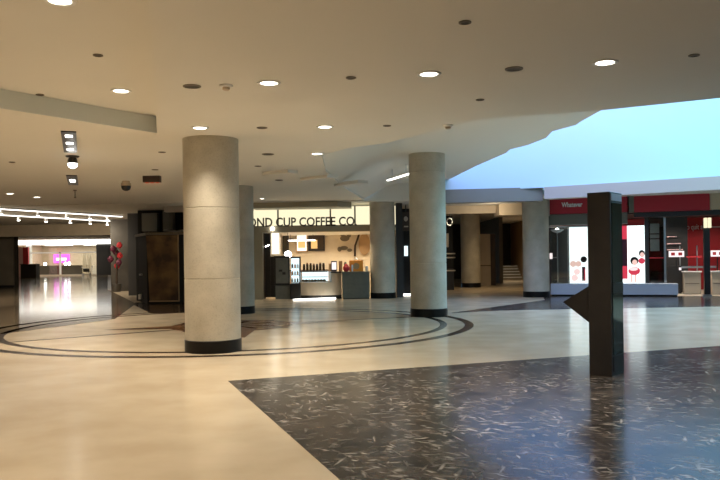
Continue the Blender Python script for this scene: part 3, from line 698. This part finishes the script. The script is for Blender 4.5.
MB().box(-.26, .26, -.12, .12, 0, .42, 'orange', .02).obj('box', t); MB().disc(0, .2, .12, .12, -.125, -.12, 'tan').obj('emblem', t)
MB().lathe([(.06, .42), (.08, .46), (.03, .52)], 'white', n=16).obj('topper', t)
mb = MB(); mb.lathe([(.05, 0), (.12, .06), (.13, .16), (.06, .26), (.02, .3)], 'redprint', n=20)
tag(mb.obj('red_canister', None, (sx(346, 28), 28.1, zc)), 'dark red rounded canister left of the orange box', 'canister')
mb = MB(); mb.lathe([(.04, 0), (.055, .17), (.058, .17), (.058, .19), (.02, .2)], 'white', n=20)
tag(mb.obj('paper_cup', None, (sx(366.5, 28), 28.3, zc)), 'white paper cup at the right end of the grey green counter', 'cup')
mb = MB(); mb.lathe([(.03, 0), (.04, .2), (.02, .26)], 'white', n=16)
tag(mb.obj('sauce_bottle', None, (sx(352, 28), 28.12, zc)), 'white bottle in front of the orange box', 'bottle')
mb = MB(); mb.lathe([(.05, 0), (.05, .3), (.03, .36)], 'greygreen', n=16)
tag(mb.obj('thermos', None, (sx(345, 28), 28.5, zc)), 'grey flask between the paper bag and the red canister', 'flask')
# back wall: menu boards, art, lamps
BY = SY+5.95
def bz(py): return zz(310, py, BY)
def panel(name, cat, x0, x1, y0, y1, frame, face, label, extra=None, BY=BY):
    bz = lambda q: zz(310, q, BY)
    a, b = xx(x0, BY), xx(x1, BY); t = thing(name, label, cat, ((a+b)/2, BY, bz(y1))); w, h = (b-a)/2, bz(y0)-bz(y1)
    MB().box(-w, w, -.06, -.0, 0, h, frame).obj('frame', t); MB().box(-w+.06, w-.06, -.075, -.06, .06, h-.06, face).obj('face', t)
    if extra: extra(t, w, h)
panel('menu_board', 'menu board', 270.5, 281, 231.2, 255, 'lightbeige', 'menuglow', 'bright white menu panel hanging above the menu board stand in the coffee shop', BY=SY+1.5)
def pic(t, w, h):
    MB().box(-w*.65, w*.1, -.085, -.075, h*.12, h*.55, 'menuglow2').obj('picture', t)
panel('menu_board', 'menu board', 308.5, 325, 231, 251, 'black', 'brown', 'dark menu board with an amber picture on the coffee shop back wall', pic)
panel('menu_board', 'menu board', 283, 289, 232, 254, 'black', 'dark', 'narrow black menu board right of the bright white panel')
def pic2(t, w, h): MB().box(-w*.6, w*.6, -.085, -.075, h*.2, h*.6, 'menuglow2').obj('picture', t)
panel('menu_board', 'menu board', 296, 308, 231, 252, 'tan', 'menuglow', 'warm lit menu board just left of the dark one with amber picture', pic2)
t = thing('linear_pendant', 'thin white linear lamp hanging before the coffee menu boards', 'lamp', (xx(302, BY-1.5), BY-1.5, zz(302, 241, BY-1.5)))
MB().box(-.6, .6, -.03, .03, 0, .05, 'tube').obj('light_strip', t)
for s_ in (-.5, .5): MB().tube([(s_, 0, .05), (s_, 0, sz(231)-t.location.z)], .008, 'black').obj('cable', t)
t = thing('globe_pendant', 'round white globe lamp above the drinks fridge', 'lamp', (xx(288, SY+1), SY+1, zz(288, 258, SY+1)))
MB().lathe([(.02, 0), (.10, .03), (.15, .13), (.11, .24), (.03, .28)], 'lamp_white', n=24).obj('globe', t)
MB().tube([(0, 0, .27), (0, 0, sz(231)-t.location.z)], .01, 'black').obj('cable', t)
t = thing('wall_art', 'dark line drawing of leaves on the coffee shop wall', 'wall art', (xx(345, BY), BY, bz(255)))
mb = MB()
for (x_, z_, rx, rz) in ((0, .75, .22, .14), (-.1, .95, .12, .1), (.2, .9, .1, .12), (-.05, .3, .2, .1), (.22, .2, .12, .08), (-.25, .25, .1, .12)): mb.disc(x_, z_, rx, rz, -.012, 0, 'taupe', 14)
mb.obj('drawing', t)
t = thing('hanging_board', 'tan rounded board hung on a dark curved strap, left of the shaded column', 'board', (xx(363.5, BY), BY, bz(257)))
MB().disc(.05, .55, .27, .5, -.06, 0, 'tan', 28).obj('board', t)
MB().tube([(-.4, -.05, 0), (-.38, -.05, .5), (-.2, -.05, 1.0), (0, -.05, 1.3), (.2, -.05, 1.0)], .045, 'brown').obj('strap', t)
mb = MB(); mb.box(-.9, .9, -.35, 0, 0, .95, 'tan', .01); mb.box(-.95, .95, -.4, 0, .95, 1.0, 'brown')
tag(mb.obj('back_counter', None, (xx(310, BY), BY-.02, 0)), 'wooden back counter under the coffee menu boards', 'counter')
for x_ in (-3.0, -1.4, .2): spot((x_, SY+1.6, sz(231)-.05), 120, (1, .82, .58), 150); spot((x_, SY+4.6, sz(231)-.05), 150, (1, .80, .54), 150)
spot((-.2, SY-.5, sz(232)-.05), 60, (1, .82, .58), 120); spot((-1.8, SY-.5, sz(232)-.05), 50, (1, .82, .58), 120)  # bare spots added to brighten the counter fronts

# ---------------------------------------------------------------- dark neighbour shop behind the middle columns
NY = 30.2
t = thing('dark_shopfront', 'dark framed shop front between the shaded column and the blue-lit column', 'shop front', (xx(396, NY)+.25, NY, 0))
W_ = xx(409.5, NY)-xx(396, NY)
MB().box(0, 1.0, .3, .4, 0, 3.5, 'matte_black').obj('backing', t)
for x_ in (.0, .32): MB().box(x_, x_+.07, -.02, .1, 0, 3.0, 'black').obj('post', t)
MB().box(0, 1.0, -.02, .1, zz(400, 231, NY), zz(400, 226, NY), 'black').obj('lintel', t)
MB().box(.1, .24, .2, .28, zz(400, 256, NY), zz(400, 246, NY), 'caseglow').obj('lit_notice', t)
MB().box(.45, .6, .2, .28, zz(400, 258, NY), zz(400, 234, NY), 'menuglow').obj('lit_strip', t)
MB().box(0, 1.0, -.25, .0, 0, .06, 'bandlight').obj('threshold_light', t)
t = thing('blade_sign', 'small dark brown blade sign with pale marks left of the blue-lit column', 'sign', (xx(405.5, NY-.6), NY-.6, 0))
z0_, z1_ = zz(405, 231, NY-.6), zz(405, 212, NY-.6)
MB().box(-.16, .22, -.04, .04, z0_, z1_, 'brown').obj('panel', t)
mb = MB(); mb.disc(.03, (z0_+z1_)/2+.1, .08, .1, -.05, -.04, 'beige', 18); mb.box(-.05, .12, -.05, -.04, z0_+.15, z0_+.2, 'beige'); mb.obj('emblem', t)
MB().tube([(.03, 0, z1_), (.03, 0, 3.6)], .02, 'black').obj('hanger', t)

# dim hall between the blue-lit column and the dark column
mb = MB(); mb.box(xx(443, 31), xx(497.5, 31), 31, 31.3, zz(470, 213.5, 31), 3.62, 'beige'); trim(mb)
mb = MB(); mb.box(xx(497.5, 31)-.05, xx(530, 31), 30.2, 31.3, zz(510, 216, 31), 3.62, 'beige'); trim(mb)
struct(MB().box(1.5, 18.7, 50, 50.2, 0, 3.62, 'dark'), 'wall_back')
struct(MB().box(xx(496, 42), xx(496, 42)+.2, 41, 50, 0, 3.62, 'taupe'), 'wall_hall_left')
t = thing('partition_panel', 'beige partition panel with a brown edge right of the olive column', 'partition', (xx(481, 38.6), 38.6, 0))
w_ = xx(490.5, 38.6)-xx(481, 38.6); zt = zz(486, 234, 38.6)
MB().box(-.2, w_, 0, .12, 0, zt, 'beige').obj('panel', t)
MB().box(w_, w_+.25, -.03, .15, 0, zt, 'brown').obj('edge_post', t)
MB().box(-.2, w_, -.01, 0, zz(486, 266, 38.6), zz(486, 265.3, 38.6), 'brown').obj('joint', t)
t = thing('stair_flight', 'short flight of pale stone steps in the dim back hall', 'stairs', (xx(506, 45.5), 45.5, 0))
for k in range(5):
    o = MB().prism([(-.95+.02*k, .32*k), (0, .32*k-.12), (.95, .32*k), (.95, 3.2), (-.95, 3.2)], .165*k, .165*(k+1), 'taupe'); o = o.obj('step', t)
    MB().prism([(-.95+.02*k, .32*k-.03), (0, .32*k-.15), (.95, .32*k-.03), (.95, .32*k+.03), (0, .32*k-.09), (-.95, .32*k+.03)], .165*(k+1), .165*(k+1)+.03, 'white').obj('nosing', o)
mb = MB(); mb.box(-.3, .3, -.04, 0, 0, .62, 'black'); mb.box(-.25, .25, -.05, -.04, .05, .57, 'dark2')
tag(mb.obj('framed_picture', None, (xx(511.5, 49.9), 49.98, zz(511, 248, 49.9))), 'black framed picture on the dark wall above the steps', 'picture')
struct(MB().box(xx(522, 46)+.1, xx(522, 46)+.4, 43, 50, 0, 3.62, 'tan'), 'wall_hall_right')
# small shop with display left of the olive column
t = thing('display_kiosk', 'dark shop counter with pale shelves just right of the blue-lit column', 'shop', (xx(447, 34), 34, 0))
MB().box(-1.3, .35, .6, .75, 0, 3.4, 'matte_black').obj('backing', t)
MB().box(-1.3, .30, .0, .6, 0, .95, 'dark2').obj('counter', t)
MB().box(-.8, .15, .56, .60, zz(450, 247, 34), zz(450, 233, 34), 'lightbeige').obj('poster', t)
for y_ in (253, 257, 270): MB().box(-.8, .38, -.03, .05, zz(450, y_+1.2, 34), zz(450, y_, 34), 'lightbeige').obj('shelf', t)
t = thing('ring_sign', 'small pale ring sign hanging right of the blue-lit column', 'sign', (xx(450, 33), 33, zz(450, 226, 33)))
mb = MB(); mb.tube([(.13*math.cos(i*PI/8), 0, .18+.16*math.sin(i*PI/8)) for i in range(17)], .025, 'white'); mb.obj('ring', t)
MB().tube([(0, 0, .34), (0, 0, 3.61-t.location.z)], .01, 'black').obj('hanger', t)
spot((6.3, 34, 3.5), 120, (1, .74, .42), 150); spot((8.5, 43.6, 3.5), 160, (1, .85, .62), 150); spot((4.0, 33, 3.2), 25, (1, .8, .6), 150); spot((5.2, 29.0, 3.2), 60, (1, .82, .58), 150, aim=(5.2, 31, 2.9))  # spots at the steps and beige bulkhead are added to brighten them

# ---------------------------------------------------------------- red shop
RA, RB = Vector((7.06, 28.15, 0)), Vector((11.28, 26.71, 0))
dr = (RB-RA).normalized(); RZ = math.atan2(dr.y, dr.x); nb = Vector((-dr.y, dr.x, 0))
def rl(px, back=0.):                       # distance along the shop front line for a picture column
    u, _ = uv(px, 255); k = u/FOC; o = RA+nb*back
    return (k*o.y-o.x)/(dr.x-k*dr.y)
def rY(px, back=0.): return (RA+nb*back+dr*rl(px, back)).y
def rz_(px, py, back=0.): return zz(px, py, rY(px, back))
def rthing(name, label, cat, s, back=0., z=0, group=None):
    p = RA+dr*s+nb*back; return thing(name, label, cat, (p.x, p.y, z), RZ, group)
Le = rl(712); LM = rl(633)
# shell
def rstruct(mb, name): return struct(mb, name, RA, RZ)
rstruct(MB().box(-.3, 9, 5, 5.2, 0, 3.6, 'redwall'), 'wall_red_shop')
rstruct(MB().box(-.5, -.3, .6, 5.2, 0, 3.6, 'dark2'), 'wall_red_shop_left')
rstruct(MB().box(-.3, 9, .2, 5, 3.0, 3.1, 'dark2'), 'ceiling.005')
rstruct(MB().box(LM-.1, 9, .1, 5, .0, .015, 'lightbeige'), 'trim_20')
# fascia panels
t = rthing('red_fascia_sign', 'left crimson fascia sign with small white writing', 'sign', 0)
MB().box(rl(550.5), rl(628), -.1, .2, 3.06, 3.82, 'red').obj('panel', t)
mb = MB(); mb.text('Whatever', .24, 'white', rl(562.5), -.12, rz_(572, 207), .02, width=rl(583.3)-rl(562.5), bold=.008); mb.obj('lettering', t)
MB().box(rl(546.5), rl(550.5), -.14, .2, 3.0, 3.85, 'beam_white').obj('end_post', t)
MB().box(rl(548), rl(628), -.05, .6, rz_(600, 224), 3.05, 'olive').obj('soffit', t)
t = rthing('red_fascia_sign', 'right plain crimson fascia sign above the service desks', 'sign', LM)
MB().box(0.05, rl(710)-LM, -.12, .2, 3.04, 3.85, 'red').obj('panel', t)
MB().box(-.12, .05, -.16, .2, 3.04, 3.85, 'olive').obj('end_post', t)
MB().box(0.05, rl(714)-LM, -.05, .6, 2.86, 3.03, 'black').obj('soffit', t)
mb = MB(); mb.lathe([(.06, 0), (.09, .07), (.05, .12)], 'lamp_white', n=18)
p = RA+dr*(LM-.05)-nb*.28
tag(mb.obj('fascia_spotlight', None, (p.x, p.y, 3.72)), 'small bright spotlight between the two crimson fascia signs', 'spotlight')
t = rthing('wall_panel', 'pale olive wall panel right of the crimson fascia at the picture edge', 'wall panel', rl(710.5))
MB().box(0, 2.0, -.1, .2, 3.05, 3.85, 'beige').obj('panel', t); MB().box(.1, 2.0, -.05, .3, 2.86, 3.05, 'black').obj('soffit', t)
# window base planters
t = rthing('window_plinth', 'left pale blue grey window plinth beside the dark column', 'plinth', rl(549)+.05)
w_ = rl(600)-rl(549)
MB().box(0, w_, -.1, .5, .06, .46, 'blueplanter', .01).obj('body', t); MB().box(.03, w_-.03, -.05, .45, 0, .06, 'black').obj('toe_kick', t)
t = rthing('window_plinth', 'right pale blue grey window plinth under the poster of children', 'plinth', rl(612))
w_ = rl(677.5)-rl(612)
MB().box(0, w_, -.1, .5, .06, .46, 'blueplanter', .01).obj('body', t); MB().box(.03, w_-.03, -.05, .45, 0, .06, 'black').obj('toe_kick', t)
# window frames and backing
t = rthing('display_window', 'left display window with a dark backing and slim frame', 'window', rl(549))
w_ = rl(598)-rl(549); zt = rz_(570, 226)
MB().box(0, w_, .55, .6, .46, zt, 'dark2').obj('backing', t)
mb = MB(); mb.box(0, w_, -.02, .03, zt-.05, zt, 'steel'); mb.obj('head_frame', t)
MB().box(0.05, w_, 0, .01, .47, zt-.05, 'glass').obj('pane', t)
MB().box(rl(567.5)-rl(549), rl(568.4)-rl(549), .05, .09, .47, zt, 'steel').obj('mullion', t)
# posters
t = rthing('window_poster', 'tall backlit white poster of people, left of the dark pylon', 'poster', rl(569), .2, .47)
w_ = rl(590)-rl(569); ht = rz_(575, 227)-.47; zq = lambda py: rz_(575, py)-.47
MB().box(0, w_, 0, .06, 0, ht, 'posterlight').obj('light_panel', t)
mb = MB(); s_ = w_/21
for (x_, y_, r_, m_) in ((3.7, 264, 3.2, 'posterskin'), (9.0, 264, 3.0, 'posterskin'), (7.5, 272, 3.2, 'posterpink'), (5.2, 278, 3.4, 'posterpink'), (14.5, 259.5, 3.2, 'hair')):
    mb.disc(x_*s_, zq(y_), r_*s_, r_*s_*1.0, -.012 - .002*len(mb.mats), 0, m_, 18)
mb.box(12.6*s_, 16*s_, -.03, 0, zq(281), zq(267), 'maroon'); mb.box(15*s_, 16*s_, -.035, 0, zq(281), zq(269), 'posterred')
mb.obj('printed_people', t)
t = rthing('window_poster', 'tall backlit white poster of children with a red stripe, right of the dark pylon', 'poster', rl(619), .2, .47)
w_ = rl(645)-rl(619); ht = rz_(632, 225.5)-.47; zq = lambda py: rz_(632, py)-.47; s_ = w_/26
MB().box(0, w_, 0, .06, 0, ht, 'posterlight').obj('light_panel', t)
mb = MB(); mb.box(1*s_, 8.5*s_, -.008, 0, zq(279), ht, 'posterred'); mb.box(1*s_, 8.3*s_, -.012, 0, zq(266), zq(239), 'maroon'); mb.obj('red_stripe', t)
mb = MB()
for (x_, y_, rx, ry, m_, d_) in ((15.5, 261, 4.2, 4.4, 'hair', .012), (15.8, 262.5, 2.6, 3, 'posterskin', .016), (23.0, 253.5, 3, 3.6, 'hair', .012), (23.3, 255, 2.2, 2.8, 'posterskin', .016), (15.2, 271, 6, 4.5, 'posterred', .020), (14.5, 269, 4.5, 2, 'posterpink', .024), (22.8, 261, 3.2, 3.2, 'posterred', .012)):
    mb.disc(x_*s_, zq(y_), rx*s_, ry*s_, -d_, 0, m_, 18)
mb.box(11.5*s_, 13.5*s_, -.012, 0, .04, zq(274), 'posterskin'); mb.box(15.5*s_, 17.5*s_, -.012, 0, .04, zq(274), 'posterskin')
mb.box(17*s_, 22*s_, -.01, 0, zq(250.2), zq(249.2), 'caseglow')
mb.obj('printed_children', t)
# torchiere lamp on the plinth
t = rthing('torchiere_lamp', 'slim steel floor lamp with a white bowl in the left display window', 'lamp', rl(557.3), .1, .46)
z1_ = rz_(557, 233)-.46
MB().lathe([(.13, 0), (.13, .02), (.03, .035)], 'steel', n=24).obj('base', t)
MB().tube([(0, 0, .02), (0, 0, z1_)], .022, 'steel').obj('pole', t)
MB().lathe([(.03, 0), (.15, .04), (.24, .11), (.24, .13), (.14, .07)], 'white', z=z1_, n=28).obj('bowl', t)
MB().lathe([(.05, .0), (.10, .06), (.04, .14)], 'lamp_white', z=z1_+.04, n=20).obj('bulb', t)
mb = MB(); mb.box(-.05, .05, -.03, .03, 0, .22, 'screenwhite'); mb.box(.05, .25, -.02, .02, .03, .07, 'steel')
p = RA+dr*rl(550)+nb*.5; tag(mb.obj('wall_light', None, (p.x, p.y, rz_(550, 259)), RZ), 'small white wall light at the left end of the display window', 'wall light')
# glass door with notices
t = rthing('glass_door', 'dark glass shop door with pale notices beside the poster of children', 'door', rl(645.5), .62)
w_ = rl(665)-rl(645.5); zt = 2.86
MB().box(0, .14, -.05, .1, .0, zt, 'black').obj('jamb', t)
MB().box(.14, w_, .02, .04, .02, zt, 'darkglass').obj('pane', t)
MB().box(w_, w_+.07, -.05, .1, 0, zt, 'steel').obj('jamb', t)
MB().box(.14, w_, .0, .05, rz_(655, 258.5), rz_(655, 257.5), 'redprint').obj('push_bar', t)
x0_ = rl(651)-rl(645.5); x1_ = rl(660.5)-rl(645.5)
for a, b in ((223, 233), (234, 238), (239, 251)): MB().box(x0_, x1_, -.005, .02, rz_(655, b), rz_(655, a), 'greygreen').obj('notice', t)
MB().box(x0_, x1_-.06, .06, .4, .02, .9, 'brown').obj('stand_behind', t)
# slim frame posts and the dark entrance post with its lantern
t = rthing('entrance_post', 'black entrance post at the right side of the red shop', 'post', rl(704), -.05)
w_ = rl(710)-rl(704)
MB().box(0, w_, 0, .3, .08, rz_(707, 219), 'black', .01).obj('shaft', t)
MB().box(-.05, w_+.05, -.04, .35, 0, .08, 'steel').obj('base', t)
t = rthing('lantern', 'glowing cream lantern at the top of the black entrance post', 'lantern', rl(703.7), -.25, rz_(707, 228))
w_ = rl(711)-rl(703.7); h_ = rz_(707, 218)-rz_(707, 228)
for k in range(2): MB().box(.0+k*w_*.55, w_*.45+k*w_*.55, 0, .16, 0, h_, 'signlight', .015).obj('shade', t)
MB().box(0, w_, .16, .2, h_*.3, h_*.6, 'black').obj('bracket', t)
# interior desks, signs and text
for k, (a, b, lab) in enumerate(((683.5, 700.5, 'beige service desk left of the black entrance post'), (711.5, 735, 'beige service desk right of the black entrance post'))):
    t = rthing('service_desk', lab, 'desk', rl(a, 1.2), 1.2)
    w_ = rl(b, 1.2)-rl(a, 1.2); h_ = rz_(692, 272.5, 1.2)
    MB().box(0, w_, 0, .7, .03, h_, 'lightbeige', .01).obj('body', t); MB().box(-.04, w_+.04, -.05, .75, h_, h_+.04, 'white').obj('top', t)
    MB().box(.05, w_-.05, -.012, 0, h_*.5, h_*.52, 'brown').obj('joint', t)
    MB().box(.02, w_-.02, .03, .66, 0.015, .03, 'black').obj('plinth', t)
t = rthing('queue_barrier', 'slim grey rail across the red shop interior behind the desks', 'rail', rl(668, 2.2), 2.2, .015)
for px_ in (680, 697): MB().tube([(rl(px_, 2.2)-rl(668, 2.2), 0, 0), (rl(px_, 2.2)-rl(668, 2.2), 0, rz_(690, 246, 2.2))], .025, 'steel').obj('post', t)
MB().box(0, rl(716, 2.2)-rl(668, 2.2), -.02, .02, rz_(690, 268.5, 2.2), rz_(690, 266.5, 2.2), 'steel').obj('rail', t)
MB().box(rl(686, 2.2)-rl(668, 2.2), rl(702, 2.2)-rl(668, 2.2), -.03, -.02, rz_(690, 258, 2.2), rz_(690, 256.5, 2.2), 'redprint').obj('belt', t)
for k, (a, b, lab) in enumerate(((668.8, 684.2, 'white lit counter sign with red marks left inside the red shop'), (710.8, 724, 'white lit counter sign with red marks at the right picture edge'))):
    t = rthing('counter_sign', lab, 'sign', rl(a, 1.7), 1.7, rz_(676, 257, 1.7))
    w_ = rl(b, 1.7)-rl(a, 1.7); h_ = rz_(676, 251, 1.7)-rz_(676, 257, 1.7)
    MB().box(0, w_, 0, .04, 0, h_, 'screenwhite').obj('panel', t)
    for q in (.15, .62): MB().box(w_*q, w_*(q+.25), -.01, 0, h_*.25, h_*.75, 'redprint').obj('red_mark', t)
    MB().tube([(w_/2, .02, 0), (w_/2, .02, (1.052 if k == 0 else rz_(692, 272.5, 1.2)+.042)-rz_(676, 257, 1.7))], .02, 'black').obj('stand', t)
t = rthing('dark_desk', 'dark low desk behind the right window plinth', 'desk', rl(667, 1.5), 1.55)
MB().box(0, rl(681.5, 1.5)-rl(667, 1.5), .1, .4, .02, 1.05, 'dark2').obj('body', t)
MB().box(.42, .5, .06, .1, .9, 1.0, 'screenwhite').obj('lit_panel', t)
t = rthing('wall_lettering', 'small pale wall writing across the red back wall', 'lettering', rl(684, 4.95), 4.95)
mb = MB(); mb.text('To quit a', .32, 'white', 0, -.01, rz_(690, 229.5, 4.95), .02, width=rl(703, 4.95)-rl(684, 4.95)); mb.box(rl(710, 4.95)-rl(684, 4.95), rl(722, 4.95)-rl(684, 4.95), -.02, 0, rz_(715, 227.5, 4.95), rz_(715, 226.3, 4.95), 'pinkprint'); mb.obj('lettering', t)
t = rthing('wall_shelf_display', 'slim pale shelves on the dark wall left inside the red shop', 'shelf', rl(667, 2.6), 2.6)
MB().box(-.2, rl(688, 2.6)-rl(667, 2.6), .05, .1, .02, 2.98, 'dark2').obj('backing', t)
for y_, xe in ((236.5, 677), (243.5, 681), (249.5, 683)): MB().box(0, rl(xe, 2.6)-rl(667, 2.6), -.05, .05, rz_(675, y_+.6, 2.6), rz_(675, y_-.4, 2.6), 'pinkprint').obj('shelf', t)
for s_ in (2.8, 4.4, 6): 
    p = RA+dr*s_+nb*1.6; spot((p.x, p.y, 2.95), 70, (1, .86, .72), 150); p = RA+dr*(s_+.3)+nb*.75; spot((p.x, p.y, 2.8), 55, (1, .86, .72), 120); p = RA+dr*s_+nb*3.8; spot((p.x, p.y, 2.95), 40, (1, .86, .72), 150)  # the row ahead of the desks is added to brighten them

# ---------------------------------------------------------------- information pylon
k0 = Vector((3.21, 9.62, 0)); dR_ = Vector((.62, .785, 0)).normalized(); dL_ = Vector((-.70, .715, 0)).normalized()
dL_ = Vector((-dR_.y, dR_.x, 0))
rzk = math.atan2(dR_.y, dR_.x)      # local x along the screen face, local y along the left face
t = thing('information_pylon', 'tall dark bronze information pylon with a screen and a pointed side fin', 'kiosk', k0, rzk)
wr, wl = .45, .30
zt = zz(610, 191.5, 9.62)
MB().box(0, wr, 0, wl, .0, zt, 'kiosk', .008).obj('cabinet', t)
MB().box(.05, wr-.03, -.008, .001, .28, zt-.14, 'screen').obj('screen', t)
MB().box(.04, wr-.04, -.010, .001, zt-.11, zt-.02, 'blueplanter').obj('header_strip', t)
MB().box(.05, wr-.03, -.009, .001, .06, .26, 'black').obj('lower_panel', t)
MB().box(.05, wr-.03, -.012, .001, zz(615, 283, 9.7)-.14, zz(615, 283, 9.7), 'black').obj('sensor_bar', t)
zu, zd, zm = zz(586, 284, 9.8), zz(586, 327, 9.8), zz(565, 304, 9.8)
MB().xprism([(wl-.002, zu), (wl-.002, zd), (wl+.42, zm)], .16, .22, 'kiosk').obj('side_fin', t)

# ---------------------------------------------------------------- daylight from the atrium roof and world
area((13.5, 19, 9.1), 760, 10, 7, (.28, .86, 1.0)); area((9, 13, 9.1), 300, 7, 5, (.85, .87, 1.0)); area((5.4, 21.5, 9.1), 430, 6, 7, (.50, .48, 1.0))
w_ = bpy.data.worlds.new('sky'); scene.world = w_; w_.use_nodes = True
w_.node_tree.nodes['Background'].inputs[0].default_value = (.45, .72, 1, 1); w_.node_tree.nodes['Background'].inputs[1].default_value = .6
vs = scene.view_settings
vs.view_transform = 'Standard'; vs.look = 'None'; vs.gamma = 1; vs.exposure = .45; vs.use_curve_mapping = False
